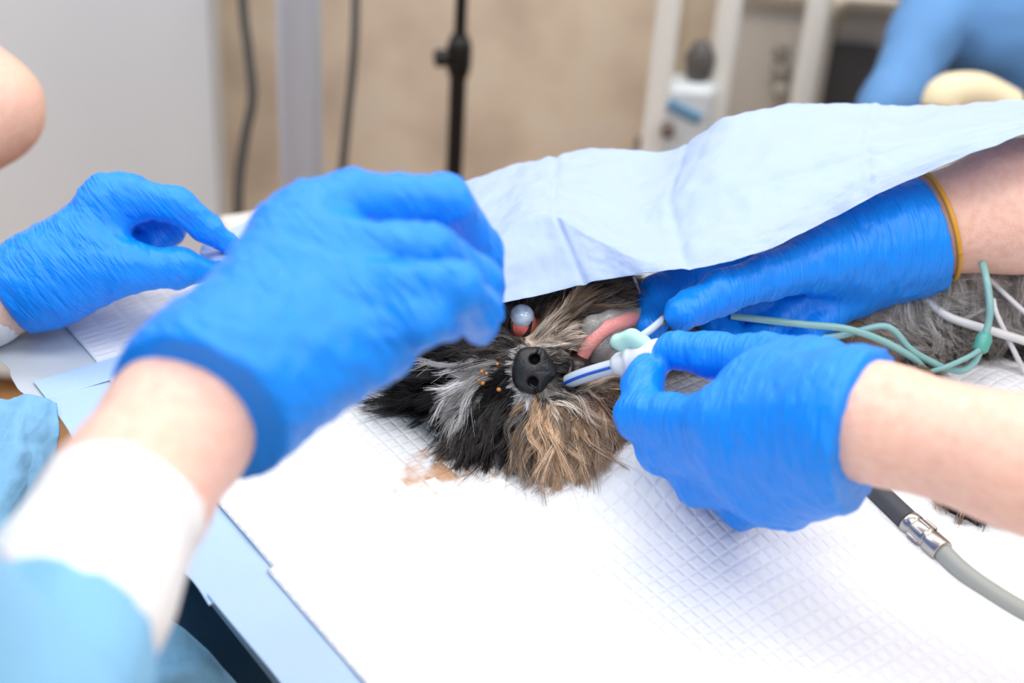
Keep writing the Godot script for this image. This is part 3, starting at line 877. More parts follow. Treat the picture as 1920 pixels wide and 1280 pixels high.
func background() -> void:
	# white partition board at the left
	var lacquer := mat(Color(0.935, 0.965, 0.99), 0.4)
	var cab := thing("partition_panel", "plain white partition panel standing on the floor at the beige wall", "panel", Vector3(-1.1, 0, -1.95))
	obj("board", box(Vector3(-1.145, 0.98, -1.97), Vector3(1.40, 1.90, 0.022), 0.003), lacquer, cab)
	obj("edge_strip", box(Vector3(-0.442, 0.98, -1.97), Vector3(0.012, 1.90, 0.026), 0.003), mat(Color(0.80, 0.81, 0.81), 0.4), cab)
	for x in [-1.7, -0.6]:
		obj("foot", box(Vector3(x, 0.0155, -1.97), Vector3(0.05, 0.03, 0.36), 0.004), mat(Color(0.7, 0.71, 0.71), 0.4), cab)
	# steel column
	var steel := mat(Color(0.80, 0.83, 0.88), 0.34, 0.35)
	var col := thing("steel_column", "polished steel column standing between two dark hanging cables", "column", Vector3(-0.283, 0, -1.72))
	obj("post", lathe([[0.0, 0.02], [0.0275, 0.02], [0.0275, 2.0], [0.0, 2.0]], col.position, Vector3.UP, 40), steel, col)
	obj("foot", lathe([[0.0, 0.0], [0.075, 0.0], [0.075, 0.012], [0.05, 0.02], [0.034, 0.05], [0.0, 0.05]], col.position, Vector3.UP, 40), steel, col)
	obj("end_cap", lathe([[0.03, 1.985], [0.03, 2.012], [0.02, 2.02], [0.0, 2.02]], col.position, Vector3.UP, 40), mat(Color(0.2, 0.2, 0.2), 0.5), col)
	var rubber := mat(Color(0.24, 0.24, 0.235), 0.5)
	var c1 := thing("hanging_cable", "dark grey cable hanging in a wavy line beside the white cabinet", "cable", Vector3(-0.3688, 0.4818, -1.7344), "cables on the beige wall")
	obj("cord", tube([Vector3(-0.4069, 0.8851, -1.9864), Vector3(-0.3819, 0.7089, -1.8763), Vector3(-0.3706, 0.6563, -1.8434), Vector3(-0.3607, 0.6036, -1.8105), Vector3(-0.3656, 0.5619, -1.7844), Vector3(-0.3699, 0.5202, -1.7584), Vector3(-0.3681, 0.4729, -1.7288), Vector3(-0.3624, 0.3923, -1.7021)], 0.0062, 10), rubber, c1)
	var c2 := thing("hanging_cable", "dark grey cable hanging straight, right beside the steel column", "cable", Vector3(-0.2374, 0.5221, -1.7596), "cables on the beige wall")
	obj("cord", tube([Vector3(-0.2485, 0.8944, -1.9922), Vector3(-0.2346, 0.7177, -1.8818), Vector3(-0.2323, 0.6467, -1.8375), Vector3(-0.2344, 0.5874, -1.8004), Vector3(-0.2367, 0.5222, -1.7596), Vector3(-0.2372, 0.4688, -1.7263), Vector3(-0.2375, 0.3997, -1.7067)], 0.0055, 10), rubber, c2)
	# black stand
	var black := mat(Color(0.035, 0.035, 0.037), 0.5)
	var sb := Vector3(-0.0905, 0, -1.76)
	var stand := thing("tripod_stand", "thin black telescopic stand pole with a clamp knob", "stand", sb)
	obj("lower_tube", lathe([[0.0, 0.06], [0.0105, 0.06], [0.0105, 0.690], [0.0, 0.690]], sb, Vector3.UP, 20), black, stand)
	obj("upper_tube", lathe([[0.0, 0.67], [0.0075, 0.67], [0.0075, 1.9], [0.0, 1.9]], sb, Vector3.UP, 20), black, stand)
	obj("clamp", lathe([[0.0, 0.672], [0.0125, 0.672], [0.0155, 0.685], [0.0155, 0.712], [0.011, 0.725], [0.0, 0.725]], sb, Vector3.UP, 20), black, stand)
	obj("knob", lathe([[0.0, 0.010], [0.006, 0.010], [0.011, 0.018], [0.011, 0.030], [0.0, 0.032]], sb + Vector3(0, 0.698, 0), Vector3(-0.9, 0, 0.43).normalized(), 16), black, stand)
	for k in 3:
		var a := TAU * k / 3.0 + 0.5
		obj("leg", tube([sb + Vector3(0, 0.35, 0), sb + Vector3(cos(a) * 0.16, 0.012, sin(a) * 0.16)], 0.008, 10), black, stand)
	# equipment trolley with white posts, carrying the anaesthesia machine
	var enamel := mat(Color(0.95, 0.95, 0.93), 0.4)
	var dark := mat(Color(0.20, 0.19, 0.185), 0.5)
	var tb := Vector3(0.2894, 0.6305, -1.9570)
	var trolley := thing("equipment_trolley", "white tube-frame equipment trolley with slim posts and dark shelves", "trolley", Vector3(tb.x, 0, tb.z))
	for q in [Vector3(0.1680, 0.6721, -1.8297), Vector3(0.2484, 0.6841, -1.8608), Vector3(0.3663, 0.6898, -1.8879), Vector3(0.1973, 0.6122, -2.1343), Vector3(0.5453, 0.6328, -2.1472)]:
		obj("post", box(Vector3(q.x, 0.66, q.z), Vector3(0.030, 1.22, 0.030), 0.007), enamel, trolley)
		obj("caster", lathe([[0.0, -0.012], [0.02, -0.012], [0.026, -0.006], [0.026, 0.006], [0.02, 0.012], [0.0, 0.012]], Vector3(q.x, 0.0265, q.z), Vector3.RIGHT, 20), black, trolley)
	var shelf_at := Vector3(0.3303, 0.6280, -1.9908)
	obj("shelf", box(Vector3(shelf_at.x + 0.02, 0.43, shelf_at.z), Vector3(0.36, 0.018, 0.30), 0.004), dark, trolley)
	obj("shelf", box(Vector3(shelf_at.x + 0.04, 0.775, shelf_at.z + 0.03), Vector3(0.34, 0.022, 0.12), 0.004), dark, trolley)
	var cream := mat(Color(0.90, 0.875, 0.835), 0.45)
	var hc := Vector3(0.3327, 0.6183, -2.0201)
	var machine := thing("anaesthesia_machine", "cream boxy anaesthesia machine with three round knobs on trolley shelf", "machine", Vector3(hc.x, 0.4395, hc.z))
	obj("housing", box(Vector3(hc.x, 0.5775, hc.z), Vector3(0.150, 0.276, 0.14), 0.012), cream, machine)
	obj("recess_panel", box(Vector3(0.2966, 0.6509, -1.9698), Vector3(0.060, 0.020, 0.012), 0.004), mat(Color(0.78, 0.74, 0.70), 0.5), machine)
	for q in [Vector3(0.3378, 0.6626, -1.9594), Vector3(0.3404, 0.6404, -1.9455), Vector3(0.3431, 0.6170, -1.9309)]:
		obj("knob", lathe([[0.0, 0.016], [0.0105, 0.016], [0.012, 0.010], [0.012, -0.01]], q, Vector3(0, 0, 1), 20), mat(Color(0.68, 0.66, 0.62), 0.4), machine)
	var gc := Vector3(0.2083, 0.6046, -1.8465)
	var gauge := thing("pressure_gauge_box", "small pale box with blue label strip between white trolley posts", "gauge", Vector3(gc.x, 0.4395, gc.z))
	var gt := Basis(Vector3.FORWARD, 0.42)
	obj("case", box(Vector3(gc.x, 0.5475, gc.z), Vector3(0.070, 0.215, 0.05), 0.01), mat(Color(0.86, 0.89, 0.91), 0.4), gauge)
	obj("label_strip", box(Vector3(0.2034, 0.6205, -1.8211), Vector3(0.050, 0.015, 0.010), 0.002, gt), mat(Color(0.42, 0.60, 0.74), 0.5), gauge)
	obj("dial", lathe([[0.0, 0.010], [0.008, 0.010], [0.009, -0.006]], Vector3(0.1831, 0.6006, -1.8027), Vector3(0, 0, 1), 20), mat(Color(0.42, 0.36, 0.33), 0.5), gauge)
	obj("valve", lathe([[0.0, 0.0], [0.016, 0.0], [0.020, 0.03], [0.010, 0.05], [0.0, 0.052]], Vector3(gc.x + 0.01, 0.655, gc.z - 0.005), Vector3.UP, 20), mat(Color(0.38, 0.37, 0.36), 0.4), gauge)
	var mc := Vector3(0.4586, 0.6063, -2.0598)
	var mon := thing("dark_monitor", "dark grey screen panel in cream case beside the cream machine", "monitor", Vector3(mc.x, 0.4395, mc.z))
	obj("case", box(Vector3(mc.x + 0.008, 0.5775, mc.z), Vector3(0.092, 0.276, 0.09), 0.01), cream, mon)
	obj("dark_panel", box(Vector3(0.4438, 0.6170, -1.9958), Vector3(0.078, 0.094, 0.014), 0.004), mat(Color(0.36, 0.36, 0.37), 0.4), mon)
	var roll := thing("cream_towel_roll", "cream towel roll lying below the blue scrubs", "towel", Vector3(0.4575, 0.8035, -1.4638))
	obj("roll", tube([Vector3(0.4138, 0.8160, -1.4126), Vector3(0.4183, 0.8263, -1.4190), Vector3(0.4535, 0.8220, -1.4399), Vector3(0.4936, 0.8026, -1.4514)], 0.020, 16, 0.022, 6), mat(Color(0.90, 0.85, 0.72), 0.8), roll)
	var ta := Vector3(-0.2632, 0.7800, -1.1425)
	var te := (Vector3(0.0089, 0.7800, -1.2717) - ta).normalized()
	var tn := te.cross(Vector3.UP)
	var tt := Basis(te, Vector3.UP, -tn)
	var tc := ta + te * 0.20 + tn * 0.08
	var st2 := thing("side_table", "pale grey laminate side table behind the treatment table", "table", Vector3(tc.x, 0, tc.z))
	obj("table_top", box(tc - Vector3(0, 0.012, 0), Vector3(0.40, 0.024, 0.16), 0.004, tt), mat(Color(0.80, 0.80, 0.79), 0.4), st2)
	for sx in [-1, 1]:
		for sz in [-1, 1]:
			var lp: Vector3 = tc + te * 0.18 * sx + tn * 0.06 * sz
			obj("leg", box(Vector3(lp.x, 0.378, lp.z), Vector3(0.025, 0.756, 0.025), 0.003, tt), mat(Color(0.6, 0.6, 0.6), 0.4), st2)
	var side := thing("side_counter", "grey counter under the cream towel roll", "counter", Vector3(0.62, 0, -1.45))
	obj("worktop", box(Vector3(0.62, 0.60, -1.42), Vector3(0.5, 0.03, 0.34), 0.004), mat(Color(0.45, 0.43, 0.42), 0.5), side)
	obj("cupboard", box(Vector3(0.62, 0.2925, -1.42), Vector3(0.48, 0.585, 0.32), 0.004), mat(Color(0.60, 0.52, 0.44), 0.5), side)

func table_and_pads() -> void:
	var steel := mat(Color(0.62, 0.63, 0.64), 0.38, 0.8)
	relief(steel, noise_tex(0.02, 2, 256, 3), 0.01, Vector3(2, 60, 60))
	var yaw := Basis(TU, Vector3.UP, -TV)
	yaw = Basis(TU, Vector3.UP, TU.cross(Vector3.UP))
	var mid := on_table(0.368, 0.35)
	var t := thing("treatment_table", "stainless steel treatment table with pedestal and raised rim, under the pads", "table", Vector3(mid.x, 0, mid.z))
	obj("table_top", box(mid - Vector3(0, 0.0135, 0), Vector3(0.716, 0.024, 0.70), 0.004, yaw), steel, t)
	obj("apron", box(mid - Vector3(0, 0.05, 0), Vector3(0.60, 0.05, 0.58), 0.004, yaw), mat(Color(0.30, 0.31, 0.32), 0.5), t)
	obj("pedestal", box(Vector3(mid.x, 0.45, mid.z), Vector3(0.16, 0.76, 0.16), 0.01, yaw), steel, t)
	obj("base_plate", box(Vector3(mid.x, 0.03, mid.z), Vector3(0.5, 0.06, 0.5), 0.01, yaw), steel, t)
	# quilted relief: rows of small pillows
	var cells := Image.create(256, 256, false, Image.FORMAT_L8)
	for y in 256:
		for x in 256:
			var a := absf(sin(PI * x / 32.0))
			var b := absf(sin(PI * y / 32.0))
			var h := clampf(minf(a, b) * 1.6, 0.0, 1.0)
			cells.set_pixel(x, y, Color(h, h, h))
	var quilt := ImageTexture.create_from_image(cells)
	var film := mat(Color(0.71, 0.825, 0.95), 0.42)
	film.backlight_enabled = true
	film.backlight = Color(0.3, 0.36, 0.42)
	relief(film, noise_tex(0.02, 3, 256, 44), 0.06, Vector3(6, 6, 6))
	var pale := mat(Color(0.77, 0.80, 0.83), 0.5)
	pale.backlight_enabled = true
	pale.backlight = Color(0.3, 0.32, 0.34)
	var bumps := FastNoiseLite.new()
	bumps.seed = 4
	bumps.frequency = 1.0
	bumps.fractal_octaves = 3
	# [first dv, last dv, resting height, label, ribs per metre along, across]
	var kinds := [
		[0.004, 0.100, 0.0012, "white ribbed absorbent pad under the gloved hand pinching the blue sheet", 60.0, 190.0, 0.05],
		[0.084, 0.284, 0.0024, "white quilted absorbent pad with amber stain beside the dog's ear", 150.0, 150.0, 0.05],
		[0.278, 0.660, 0.0036, "white quilted absorbent pad with blue hem under the dog's beard", 150.0, 120.0, 0.05],
	]
	var n := 0
	for k in kinds:
		var pad := thing("absorbent_pad", k[3], "pad", on_table(0.6, (k[0] + k[1]) * 0.5, 0.001), "absorbent pads on the treatment table")
		var rows := []
		var left := []
		var first: float = [0.037, 0.035, 0.031][n]
		var last: float = [0.50, 0.66, 0.70][n]
		var cols := 46
		var rws := 24
		var lift := func(p: Vector3, _n: Vector3, _u: float, _v: float) -> Vector3:
			var h: float = k[2]
			h += 0.0016 * bumps.get_noise_2d(p.x * 9.0, p.z * 9.0) + 0.0016
			if n == 2:
				for hump in [[Vector3(0.0836, 0.9000, -0.6331), 0.030, 0.018], [Vector3(0.1119, 0.9000, -0.6504), 0.045, 0.020], [Vector3(0.0339, 0.9000, -0.6140), 0.020, 0.004], [Vector3(0.1318, 0.9000, -0.5903), 0.05, 0.008], [Vector3(0.2940, 0.9000, -0.7445), 0.035, 0.012]]:
					var d := Vector2(p.x - hump[0].x, p.z - hump[0].z).length() / float(hump[1])
					h += float(hump[2]) * exp(-d * d)
			return p + Vector3(0, h, 0)
		for j in rws + 1:
			var dv: float = lerpf(k[0], k[1], j / float(rws))
			var row := []
			for i in cols + 1:
				row.append(on_table(lerpf(first, last, i / float(cols)), dv))
			rows.append(row)
		var m := mat(Color(0.93, 0.94, 0.955), 0.75)
		m.heightmap_enabled = true
		m.heightmap_texture = quilt
		m.heightmap_scale = 0.062 if n > 0 else 0.05
		m.uv1_scale = Vector3((last - first) * k[4] / 8.0, (k[1] - k[0]) * k[5] / 8.0, 1)
		m.backlight_enabled = true
		m.backlight = Color(0.12, 0.12, 0.12)
		if n == 1:
			m.detail_enabled = true
			m.detail_uv_layer = BaseMaterial3D.DETAIL_UV_2
			m.detail_blend_mode = BaseMaterial3D.BLEND_MODE_MIX
			m.detail_albedo = stain()
		var me := sheet(rows, 160, 70, 0.0012, lift)
		if n == 1:
			me = with_stain_uv(me)
		obj("quilted_face", me, m, pad)
		# film hem past the quilted face, hanging a little over the table edge
		rows = []
		for j in 13:
			var dv: float = lerpf(k[0], k[1], j / 12.0)
			var sagged := [[-0.010, 0.0], [-0.001, -0.0005], [0.004 - 0.010 * j / 12.0, 0.0]][n] as Array
			var wob := 0.004 * bumps.get_noise_1d(dv * 40.0 + n * 7.0)
			var edge_h: float = k[2]
			rows.append([on_table(float(sagged[0]) + wob, dv, edge_h + float(sagged[1]) + 0.002), on_table(float(sagged[0]) * 0.4 + wob, dv, k[2] + float(sagged[1]) * 0.3 + 0.002), on_table(0.018, dv, k[2] + 0.0015 + wob * 0.3), on_table(first + 0.004, dv, k[2] + 0.0005)])
		obj("film_hem", sheet(rows, 24, 40, 0.0003), film if n > 0 else pale, pad)
		if n == 1:                                   # its far hem laps over the ribbed pad
			rows = []
			for j in 3:
				var row := []
				for i in 7:
					row.append(on_table(lerpf(-0.002, 0.20, i / 6.0), 0.066 + 0.010 * j, 0.0048 - 0.0002 * j))
				rows.append(row)
			obj("film_hem", sheet(rows, 40, 8, 0.0003), film, pad)
		n += 1

func stain() -> ImageTexture:
	var im := Image.create(256, 160, false, Image.FORMAT_RGBA8)
	var nz := FastNoiseLite.new()
	nz.seed = 77
	nz.frequency = 0.022
	nz.fractal_octaves = 3
	for y in 160:
		for x in 256:
			var e := Vector2((x - 128) / 118.0, (y - 80) / 66.0).length()
			var s := clampf((1.0 - e) * 1.7 + nz.get_noise_2d(x, y) * 0.9 - 0.2, 0.0, 1.0)
			var cell := minf(absf(sin(PI * x / 21.3)), absf(sin(PI * y / 21.3)))
			var a := s * (0.85 if cell < 0.35 else 0.22)
			if nz.get_noise_2d(floorf(x / 21.3) * 57.0, floorf(y / 21.3) * 91.0 + 300.0) > 0.12 and e < 0.85:
				a = maxf(a, s * 0.8)
			im.set_pixel(x, y, Color(0.71, 0.48, 0.21, clampf(a, 0.0, 1.0)))
	return ImageTexture.create_from_image(im)

func with_stain_uv(me: ArrayMesh) -> ArrayMesh:
	var arr := me.surface_get_arrays(0)
	var vs: PackedVector3Array = arr[Mesh.ARRAY_VERTEX]
	var uv2 := PackedVector2Array()
	var c := Vector3(-0.0234, 0.9030, -0.6441)
	for p in vs:
		var q := p - c
		uv2.append(Vector2(q.dot(TU) / 0.104 + 0.5, q.dot(TV) / 0.064 + 0.5).clamp(Vector2(0.004, 0.006), Vector2(0.996, 0.994)))
	arr[Mesh.ARRAY_TEX_UV2] = uv2
	var m := ArrayMesh.new()
	m.add_surface_from_arrays(Mesh.PRIMITIVE_TRIANGLES, arr)
	return m

func people() -> void:
	var nitrile := mat(Color(0.0, 0.53, 0.95), 0.4, 0.0, 0.45)
	relief(nitrile, noise_tex(0.012, 3, 512, 15, null, FastNoiseLite.TYPE_SIMPLEX_SMOOTH, true), -0.10, Vector3(26, 6, 6))
	var skin := mat(Color(0.935, 0.775, 0.71), 0.5)
	skin.subsurf_scatter_enabled = true
	skin.subsurf_scatter_strength = 0.12
	skin.albedo_texture = noise_tex(0.02, 3, 512, 41, ramp(Color(0.95, 0.90, 0.88), Color(1.04, 1.04, 1.04)))
	relief(skin, noise_tex(0.12, 2, 256, 2), 0.02, Vector3(14, 14, 14))
	var gownm := mat(Color(0.55, 0.79, 0.95), 0.8)
	relief(gownm, noise_tex(0.25, 1, 256, 14, null, FastNoiseLite.TYPE_CELLULAR), 0.05, Vector3(60, 60, 60))
	gownm.backlight_enabled = true
	gownm.backlight = Color(0.25, 0.35, 0.4)
	var knit := mat(Color(0.93, 0.93, 0.93), 0.85)
	relief(knit, noise_tex(0.1, 2, 256, 3), 0.04, Vector3(40, 40, 40))
	var navy := mat(Color(0.15, 0.32, 0.44), 0.8)
	var scrub := mat(Color(0.36, 0.56, 0.78), 0.8)
	relief(scrub, noise_tex(0.1, 2, 256, 3), 0.03, Vector3(20, 20, 20))

	# --- the gowned person at the end of the table
	var a := thing("person", "person in pale blue gown and blue gloves, hands over the dog's head", "person", Vector3(-0.40, 0, -0.46))
	var elr := Vector3(-0.1490, 1.0535, -0.2639)
	var ell := Vector3(-0.4007, 0.8978, -0.6619)
	limbs("body", [
		[Vector3(-0.1079, 1.0754, -0.4603), Vector3(-0.1171, 1.0675, -0.4401), 0.021, 0.0268], [Vector3(-0.1171, 1.0675, -0.4401), Vector3(-0.1258, 1.0657, -0.3953), 0.0268, 0.0266], [Vector3(-0.1258, 1.0657, -0.3953), elr, 0.0266, 0.036], [elr, Vector3(-0.27, 1.34, -0.26), 0.036, 0.05],
		[Vector3(-0.2732, 0.9434, -0.7517), Vector3(-0.2993, 0.9284, -0.7399), 0.020, 0.022], [Vector3(-0.2993, 0.9284, -0.7399), ell, 0.022, 0.036], [ell, Vector3(-0.56, 1.34, -0.56), 0.036, 0.05],
		[Vector3(-0.27, 1.34, -0.26), Vector3(-0.42, 1.38, -0.42), 0.05, 0.06], [Vector3(-0.56, 1.34, -0.56), Vector3(-0.42, 1.38, -0.42), 0.05, 0.06],
		[Vector3(-0.42, 1.30, -0.41), Vector3(-0.42, 0.95, -0.42), 0.11, 0.11], [Vector3(-0.42, 1.38, -0.42), Vector3(-0.41, 1.50, -0.42), 0.055, 0.055], [Vector3(-0.40, 1.60, -0.43), Vector3(-0.41, 1.66, -0.43), 0.085, 0.09],
		[Vector3(-0.39, 0.92, -0.36), Vector3(-0.39, 0.08, -0.36), 0.08, 0.05], [Vector3(-0.47, 0.92, -0.48), Vector3(-0.47, 0.08, -0.48), 0.08, 0.05],
	], skin, a, 0.007, 0.012)
	# right hand, near the camera: back up, fingers bent down
	glove(a, nitrile, Vector3(-0.1156, 1.0680, -0.4439), Vector3(-0.0542, 1.1149, -0.4910), Vector3(0, 1, 0.4), [
		[Vector3(-0.1197, 1.0670, -0.4315), Vector3(-0.1081, 1.0742, -0.4514), 28.5, 27.5, 14], [Vector3(-0.1081, 1.0742, -0.4514), Vector3(-0.0866, 1.0987, -0.5162), 27, 21, 18], [Vector3(-0.1081, 1.0742, -0.4514), Vector3(-0.0650, 1.0899, -0.4965), 26, 21, 18], [Vector3(-0.1035, 1.0745, -0.4480), Vector3(-0.0523, 1.0835, -0.4772), 24, 17, 18],
		[Vector3(-0.0846, 1.1018, -0.5240), Vector3(-0.0556, 1.0865, -0.4874), 17, 15, 12],
		[Vector3(-0.0833, 1.1082, -0.5304), Vector3(-0.0685, 1.1099, -0.5397), 13.5, 12.5, 6], [Vector3(-0.0685, 1.1099, -0.5397), Vector3(-0.0317, 1.1036, -0.5570), 12.0, 11.0, 4], [Vector3(-0.0317, 1.1036, -0.5570), Vector3(-0.0168, 1.0717, -0.5760), 10.5, 9.5, 4], [Vector3(-0.0168, 1.0717, -0.5760), Vector3(-0.0128, 1.0485, -0.5768), 9.5, 8.0, 4],
		[Vector3(-0.0686, 1.1045, -0.5080), Vector3(-0.0355, 1.1068, -0.5095), 12.5, 10.8, 4], [Vector3(-0.0355, 1.1068, -0.5095), Vector3(-0.0164, 1.0821, -0.5318), 10.5, 9.5, 3], [Vector3(-0.0164, 1.0821, -0.5318), Vector3(-0.0126, 1.0584, -0.5441), 9.5, 8.0, 4],
		[Vector3(-0.0596, 1.0985, -0.4866), Vector3(-0.0223, 1.1059, -0.4830), 12.0, 10.2, 4], [Vector3(-0.0223, 1.1059, -0.4830), Vector3(-0.0148, 1.0877, -0.4999), 9.8, 9.0, 3], [Vector3(-0.0148, 1.0877, -0.4999), Vector3(-0.0133, 1.0735, -0.5122), 9.0, 8.0, 4],
		[Vector3(-0.0563, 1.0874, -0.4761), Vector3(-0.0332, 1.0961, -0.4745), 11.5, 9.8, 4], [Vector3(-0.0332, 1.0961, -0.4745), Vector3(-0.0264, 1.0841, -0.4953), 9.3, 8.3, 3],
		[Vector3(-0.1032, 1.0692, -0.5096), Vector3(-0.0727, 1.0760, -0.5551), 15, 12, 10], [Vector3(-0.0727, 1.0760, -0.5551), Vector3(-0.0393, 1.0540, -0.5708), 11, 9, 6],
	], Vector3(-0.1178, 1.0657, -0.4425), Vector3(-0.1258, 1.0657, -0.3953) - Vector3(-0.1091, 1.0744, -0.4562), 0.0285, 0.002, 3)
	# left hand, beyond: pinching the sheet between thumb and index finger
	glove(a, nitrile, Vector3(-0.2820, 0.9363, -0.7472), Vector3(-0.2367, 0.9734, -0.7704), Vector3(0, 1, 0.4), [
		[Vector3(-0.2963, 0.9299, -0.7409), Vector3(-0.2768, 0.9389, -0.7465), 22.5, 22.5, 14], [Vector3(-0.2784, 0.9388, -0.7465), Vector3(-0.2422, 0.9717, -0.7729), 22.5, 17.5, 15], [Vector3(-0.2748, 0.9363, -0.7390), Vector3(-0.2478, 0.9535, -0.7533), 19.5, 20, 15], [Vector3(-0.2785, 0.9352, -0.7560), Vector3(-0.2537, 0.9573, -0.7993), 21, 15, 15], [Vector3(-0.2785, 0.9352, -0.7560), Vector3(-0.2619, 0.9393, -0.8116), 20, 13, 15],
		[Vector3(-0.2419, 0.9805, -0.7749), Vector3(-0.2297, 0.9831, -0.7765), 15, 12, 8], [Vector3(-0.2342, 0.9815, -0.7755), Vector3(-0.2004, 0.9782, -0.7769), 12, 10.2, 7], [Vector3(-0.2004, 0.9782, -0.7769), Vector3(-0.1837, 0.9640, -0.7763), 10.0, 8.2, 5], [Vector3(-0.1837, 0.9640, -0.7763), Vector3(-0.1697, 0.9519, -0.7782), 8.0, 5.6, 4],
		[Vector3(-0.2585, 0.9407, -0.7429), Vector3(-0.2277, 0.9506, -0.7467), 19.5, 14.5, 12], [Vector3(-0.2277, 0.9506, -0.7467), Vector3(-0.1987, 0.9487, -0.7550), 13.2, 11.2, 8], [Vector3(-0.1987, 0.9487, -0.7550), Vector3(-0.1777, 0.9419, -0.7649), 10.8, 6.8, 5],
		[Vector3(-0.2488, 0.9645, -0.7896), Vector3(-0.2211, 0.9637, -0.7939), 12, 10.8, 5], [Vector3(-0.2211, 0.9637, -0.7939), Vector3(-0.2106, 0.9540, -0.7913), 10.2, 9.2, 3], [Vector3(-0.2106, 0.9540, -0.7913), Vector3(-0.2199, 0.9456, -0.7837), 9.2, 8.2, 3],
		[Vector3(-0.2577, 0.9470, -0.8046), Vector3(-0.2348, 0.9483, -0.8055), 11.5, 10.5, 5], [Vector3(-0.2348, 0.9483, -0.8055), Vector3(-0.2316, 0.9440, -0.7851), 10, 9, 3],
	], Vector3(-0.2939, 0.9308, -0.7414), Vector3(-0.3164, 0.9191, -0.7318) - Vector3(-0.2813, 0.9373, -0.7455), 0.0225, 0.002, 9)
	# gown: body, sleeves, knitted cuffs, apron flap over the thigh
	var gown := limbs("gown", [
		[Vector3(-0.42, 1.32, -0.41), Vector3(-0.42, 0.90, -0.42), 0.14, 0.15], [Vector3(-0.42, 0.90, -0.42), Vector3(-0.42, 0.55, -0.42), 0.155, 0.17], [Vector3(-0.27, 1.35, -0.27), Vector3(-0.56, 1.35, -0.56), 0.075, 0.075],
		[Vector3(-0.27, 1.34, -0.26), elr, 0.068, 0.055], [elr, elr + Vector3(0.004, 0, -0.01), 0.052, 0.050],
		[Vector3(-0.56, 1.34, -0.56), ell, 0.068, 0.055], [ell, Vector3(-0.3257, 0.9186, -0.7314), 0.050, 0.030],
	], gownm, a, 0.008, 0.025, [], 0.004, Vector3(14, 9, 14))
	limbs("sleeve", [[elr, Vector3(-0.1340, 1.0581, -0.3139), 0.050, 0.0325], [Vector3(-0.1340, 1.0581, -0.3139), Vector3(-0.1269, 1.0640, -0.3589), 0.0325, 0.0300]], gownm, a, 0.004, 0.01, [[Vector3(-0.1294, 1.0601, -0.3412), Vector3(-0.1239, 1.0681, -0.4028) - Vector3(-0.1300, 1.0591, -0.3417)]], 0.002, Vector3(25, 25, 25))
	limbs("cuff", [[Vector3(-0.1321, 1.0611, -0.3300), Vector3(-0.1304, 1.0628, -0.3499), 0.0285, 0.0285], [Vector3(-0.1304, 1.0628, -0.3499), Vector3(-0.1228, 1.0701, -0.4063), 0.0288, 0.0285]], knit, a, 0.003, 0.01, [[Vector3(-0.1257, 1.0665, -0.3935), Vector3(-0.1239, 1.0681, -0.4028) - Vector3(-0.1282, 1.0637, -0.3764)]])
	limbs("cuff", [[Vector3(-0.3309, 0.9167, -0.7279), Vector3(-0.3061, 0.9255, -0.7358), 0.026, 0.025]], knit, a, 0.003, 0.01)
	var crumple := FastNoiseLite.new()
	crumple.seed = 8
	crumple.frequency = 1.0
	var folds := func(p: Vector3, nn: Vector3, _u: float, _v: float) -> Vector3:
		return p + nn * 0.005 * crumple.get_noise_3dv(p * 22.0)
	obj("gown_flap", sheet([
		[Vector3(-0.3168, 0.9141, -0.6485), Vector3(-0.2886, 0.9194, -0.6518), Vector3(-0.2674, 0.9172, -0.6563), Vector3(-0.2577, 0.9164, -0.6617), Vector3(-0.2488, 0.9068, -0.6675)],
		[Vector3(-0.3103, 0.9093, -0.6219), Vector3(-0.2782, 0.9165, -0.6205), Vector3(-0.2575, 0.9189, -0.6220), Vector3(-0.2530, 0.9140, -0.6366), Vector3(-0.2430, 0.9005, -0.6518)],
		[Vector3(-0.2994, 0.9070, -0.5851), Vector3(-0.2659, 0.9166, -0.5852), Vector3(-0.2492, 0.9169, -0.5912), Vector3(-0.2439, 0.9044, -0.6129), Vector3(-0.2392, 0.8896, -0.6331)],
		[Vector3(-0.2851, 0.8979, -0.5440), Vector3(-0.2548, 0.9063, -0.5492), Vector3(-0.2418, 0.9050, -0.5603), Vector3(-0.2371, 0.8884, -0.5853), Vector3(-0.2325, 0.8720, -0.6104)],
		[Vector3(-0.2728, 0.8586, -0.4959), Vector3(-0.2432, 0.8646, -0.4996), Vector3(-0.2268, 0.8627, -0.5102), Vector3(-0.2209, 0.8460, -0.5351), Vector3(-0.2194, 0.8223, -0.5675)]], 60, 60, 0.0012, folds), gownm, a)
	obj("gown_skirt", sheet([
		[Vector3(-0.2583, 0.8157, -0.5398), Vector3(-0.2161, 0.8320, -0.5500), Vector3(-0.1791, 0.8457, -0.5586), Vector3(-0.1672, 0.8488, -0.5664)],
		[Vector3(-0.2507, 0.8052, -0.5215), Vector3(-0.2064, 0.8215, -0.5316), Vector3(-0.1651, 0.8421, -0.5445), Vector3(-0.1520, 0.8473, -0.5596)],
		[Vector3(-0.2462, 0.7827, -0.5074), Vector3(-0.1992, 0.7991, -0.5177), Vector3(-0.1533, 0.8292, -0.5364), Vector3(-0.1229, 0.8237, -0.5448)],
		[Vector3(-0.2462, 0.7070, -0.4955), Vector3(-0.1918, 0.7245, -0.5064), Vector3(-0.1326, 0.7517, -0.5234), Vector3(-0.0900, 0.7557, -0.5377)]], 50, 50, 0.0012, folds), gownm, a)
